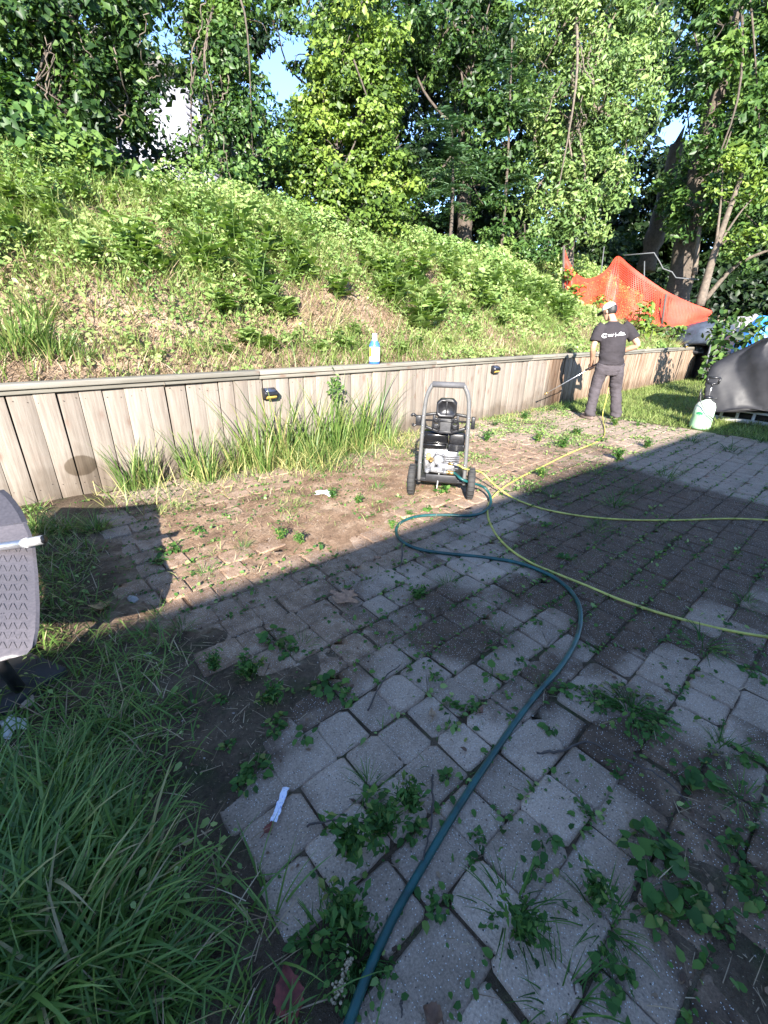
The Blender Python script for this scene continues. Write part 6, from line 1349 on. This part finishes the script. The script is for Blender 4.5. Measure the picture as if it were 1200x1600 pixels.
s.rings([ell((-.045, .015, .842), .198, .142, 24, .12), ell((-.05, .02, .90), .196, .140, 24, .1), ell((-.055, .03, .98), .188, .132, 24), ell((-.06, .05, 1.10), .186, .128, 24), ell((-.065, .085, 1.22), .200, .134, 24), ell((-.07, .115, 1.32), .208, .130, 24), ell((-.075, .14, 1.39), .200, .112, 24), ell((-.078, .155, 1.435), .150, .088, 24), ell((-.08, .168, 1.47), .082, .068, 24), ell((-.082, .175, 1.487), .066, .062, 24)])
for S0, E0 in ((SHL, ELL), (SHR, ELR)):
    d_ = E0 - S0; s.tube([S0 - d_ * .12 + [-.02 * np.sign(d_[0]) * 1.5, 0, .0], S0 + d_ * .12, S0 + d_ * .4, S0 + d_ * .70], [.070, .085, .088, .090], 16)
shirt = remesh(s, .011, 't_shirt', SHIRT, man, 5)
vs_ = np.empty(len(shirt.data.vertices) * 3, np.float32); shirt.data.vertices.foreach_get('co', vs_); vs_ = vs_.reshape(-1, 3)
nz_ = np.empty_like(vs_); shirt.data.vertices.foreach_get('normal', nz_.ravel()); nv = np.array([v.normal[:] for v in shirt.data.vertices])
fold = (fbm(vs_[:, 0] * 5 + vs_[:, 2] * 4, vs_[:, 2] * 7 - vs_[:, 0] * 3, 6) - .5) * .045 * sstep(1.35, 1.0, vs_[:, 2]) + .010 * np.sin(vs_[:, 2] * 42 + vs_[:, 0] * 9) * sstep(1.08, .96, vs_[:, 2]) * sstep(.84, .9, vs_[:, 2])
shirt.data.vertices.foreach_set('co', (vs_ + nv * fold[:, None]).astype(np.float32).ravel()); shirt.data.update()
p_ = Geo()
p_.rings([ell((-.045, .015, .70), .12, .11, 20), ell((-.045, .012, .78), .172, .128, 20), ell((-.046, .015, .86), .172, .125, 20), ell((-.05, .02, .94), .165, .115, 20)])
for Hp, K_, A_ in ((HIPL, KNL, ANL), (HIPR, KNR, ANR)):
    A2 = A_ + np.array([0, 0, -.045])
    p_.tube(curve([Hp * [1, 1, 0] + [0, 0, .86], (Hp + K_) / 2, K_, (K_ + A2) / 2 - [0, .01, 0], A2], 4), np.interp(np.arange(17), [0, 4, 8, 12, 16], [.108, .103, .086, .080, .084]), 16)
tr_ = remesh(p_, .011, 'trousers', TROU, man, 4)
vs_ = np.empty(len(tr_.data.vertices) * 3, np.float32); tr_.data.vertices.foreach_get('co', vs_); vs_ = vs_.reshape(-1, 3); nv = np.array([v.normal[:] for v in tr_.data.vertices])
fold = (fbm(vs_[:, 0] * 6 + 3, vs_[:, 2] * 9 + vs_[:, 0] * 5, 16) - .5) * .034 + .007 * np.sin(vs_[:, 2] * 70 + vs_[:, 0] * 20) * (sstep(.2, .08, vs_[:, 2]) + .6 * np.exp(-((vs_[:, 2] - .47) / .08) ** 2))
tr_.data.vertices.foreach_set('co', (vs_ + nv * fold[:, None]).astype(np.float32).ravel()); tr_.data.update()
for A_, yw in ((ANL, R(25)), (ANR, R(-8))):
    f = Geo(); c_y, s_y = math.cos(yw), math.sin(yw)
    def sh(p): return np.array([A_[0] + p[0] * c_y - p[1] * s_y, A_[1] + p[0] * s_y + p[1] * c_y, p[2]])
    f.rings([[sh((rx * math.cos(t), yc + ry * math.sin(t), z)) for t in np.arange(16) * 2 * math.pi / 16] for z, yc, rx, ry in ((0.0, .055, .046, .135), (.012, .055, .05, .14), (.03, .055, .05, .138), (.055, .045, .046, .122), (.075, .02, .043, .09), (.10, .0, .042, .058), (.13, -.005, .043, .052))]); f.build('shoe', plain('work_boot_%d' % int(yw * 100), (.14, .10, .085), .8, var=.35), man, True)
CAPW = plain('white_cap', (.66, .64, .60), .7, var=.08); HAIR = plain('black_hair', (.012, .010, .009), .55, var=.4, scale=120, bump=.6)
f = Geo(); f.rings([[hd((rx * math.cos(t), -.004 + ry * math.sin(t), z)) for t in np.arange(24) * 2 * math.pi / 24] for z, rx, ry in ((.035, .088, .110), (.05, .088, .110), (.085, .083, .103), (.112, .066, .083), (.130, .036, .046), (.135, .008, .01))]); cp = f.build('cap', CAPW, man, True)
f = Geo(); rows = []
for zz, o_ in ((.04, 0), (.033, 0)):
    rows.append([hd((.082 * math.sin(a), .075 + .02 * math.cos(a) , zz)) for a in np.linspace(-1.35, 1.35, 14)]); rows.append([hd((.080 * math.sin(a), .08 + .115 * math.cos(a) ** .8 if math.cos(a) > 0 else .08, zz - .028 * abs(math.cos(a)))) for a in np.linspace(-1.35, 1.35, 14)])
f.rings([rows[0], rows[1], rows[3], rows[2]], False, False); f.build('brim', plain('cap_brim', (.03, .03, .03), .7), cp, True)
f = Geo(); f.rings([[hd((.0895 * math.sin(a), -.006 - .1115 * math.cos(a), z)) for a in np.linspace(-.42, .42, 8)] for z in (.048, .062)], False, False); f.rings([[hd((.0895 * math.sin(a), -.006 - .1115 * math.cos(a), z)) for a in np.linspace(-.2, .6, 8)] for z in (.075, .084)], False, False); f.build('strap', BLACKP, cp)
f = Geo(); f.rings([[hd((rx * math.cos(t), -.022 + ry * math.sin(t), z)) for t in np.linspace(math.pi * .98, 2.02 * math.pi, 16)] for z, rx, ry in ((-.055, .060, .066), (-.045, .070, .082), (-.01, .079, .096), (.03, .082, .102), (.05, .08, .1))], False, False); f.build('hair', HAIR, man, True)
# white print on the back of the shirt, laid onto the cloth
bvh = BVHTree.FromObject(shirt, bpy.context.evaluated_depsgraph_get())
def back(x, z):
    h_ = bvh.ray_cast(Vector((x, -1, z)), Vector((0, 1, 0)))[0]
    return np.array([x, (h_.y if h_ else .0) - .003, z])
def print_quad(g, pts):                                     # convex outline, as a fan with its own relief on the cloth
    P = np.array([back(*p) for p in pts]); c = back(*np.mean(pts, axis=0)); n = len(P); V = np.vstack([P, c]); k = np.arange(n); g.add(V, np.stack([k, (k + 1) % n, np.full(n, n)], 1))
g = Geo(); X0, Z0 = -.105, 1.29; cs = lambda x, z: (X0 + x, Z0 + z + .10 * x)
rect = lambda x, z, w, h: print_quad(g, [cs(x, z), cs(x + w, z), cs(x + w, z + h), cs(x, z + h)])
for a0 in np.linspace(.5, 5.2, 14): print_quad(g, [cs(-.125 + r_ * math.cos(a), r_ * math.sin(a)) for r_, a in ((.014, a0), (.033, a0), (.033, a0 + .36), (.014, a0 + .36))])
for i, w in enumerate((.012, .011, .014, .010, .013, .011)): rect(-.084 + i * .0145, .002 + .004 * (i % 2), w - .003, .010)
for i in range(8): rect(-.082 + i * .0085, -.014, .0055, .008)
rect(.018, -.028, .003, .062)
for i, h in enumerate((.006, .014, .022, .026, .020, .014, .016, .012, .007)): rect(.064 + i * .0105, .012, .0110, h)
for i, w in enumerate((.012, .010, .013, .011, .012, .010, .013, .011, .010, .012)): rect(.035 + i * .0145, -.012, w, .016 - .003 * (i % 2))
g.build('shirt_print', plain('white_print', (.78, .78, .78), .6, var=.02), shirt)
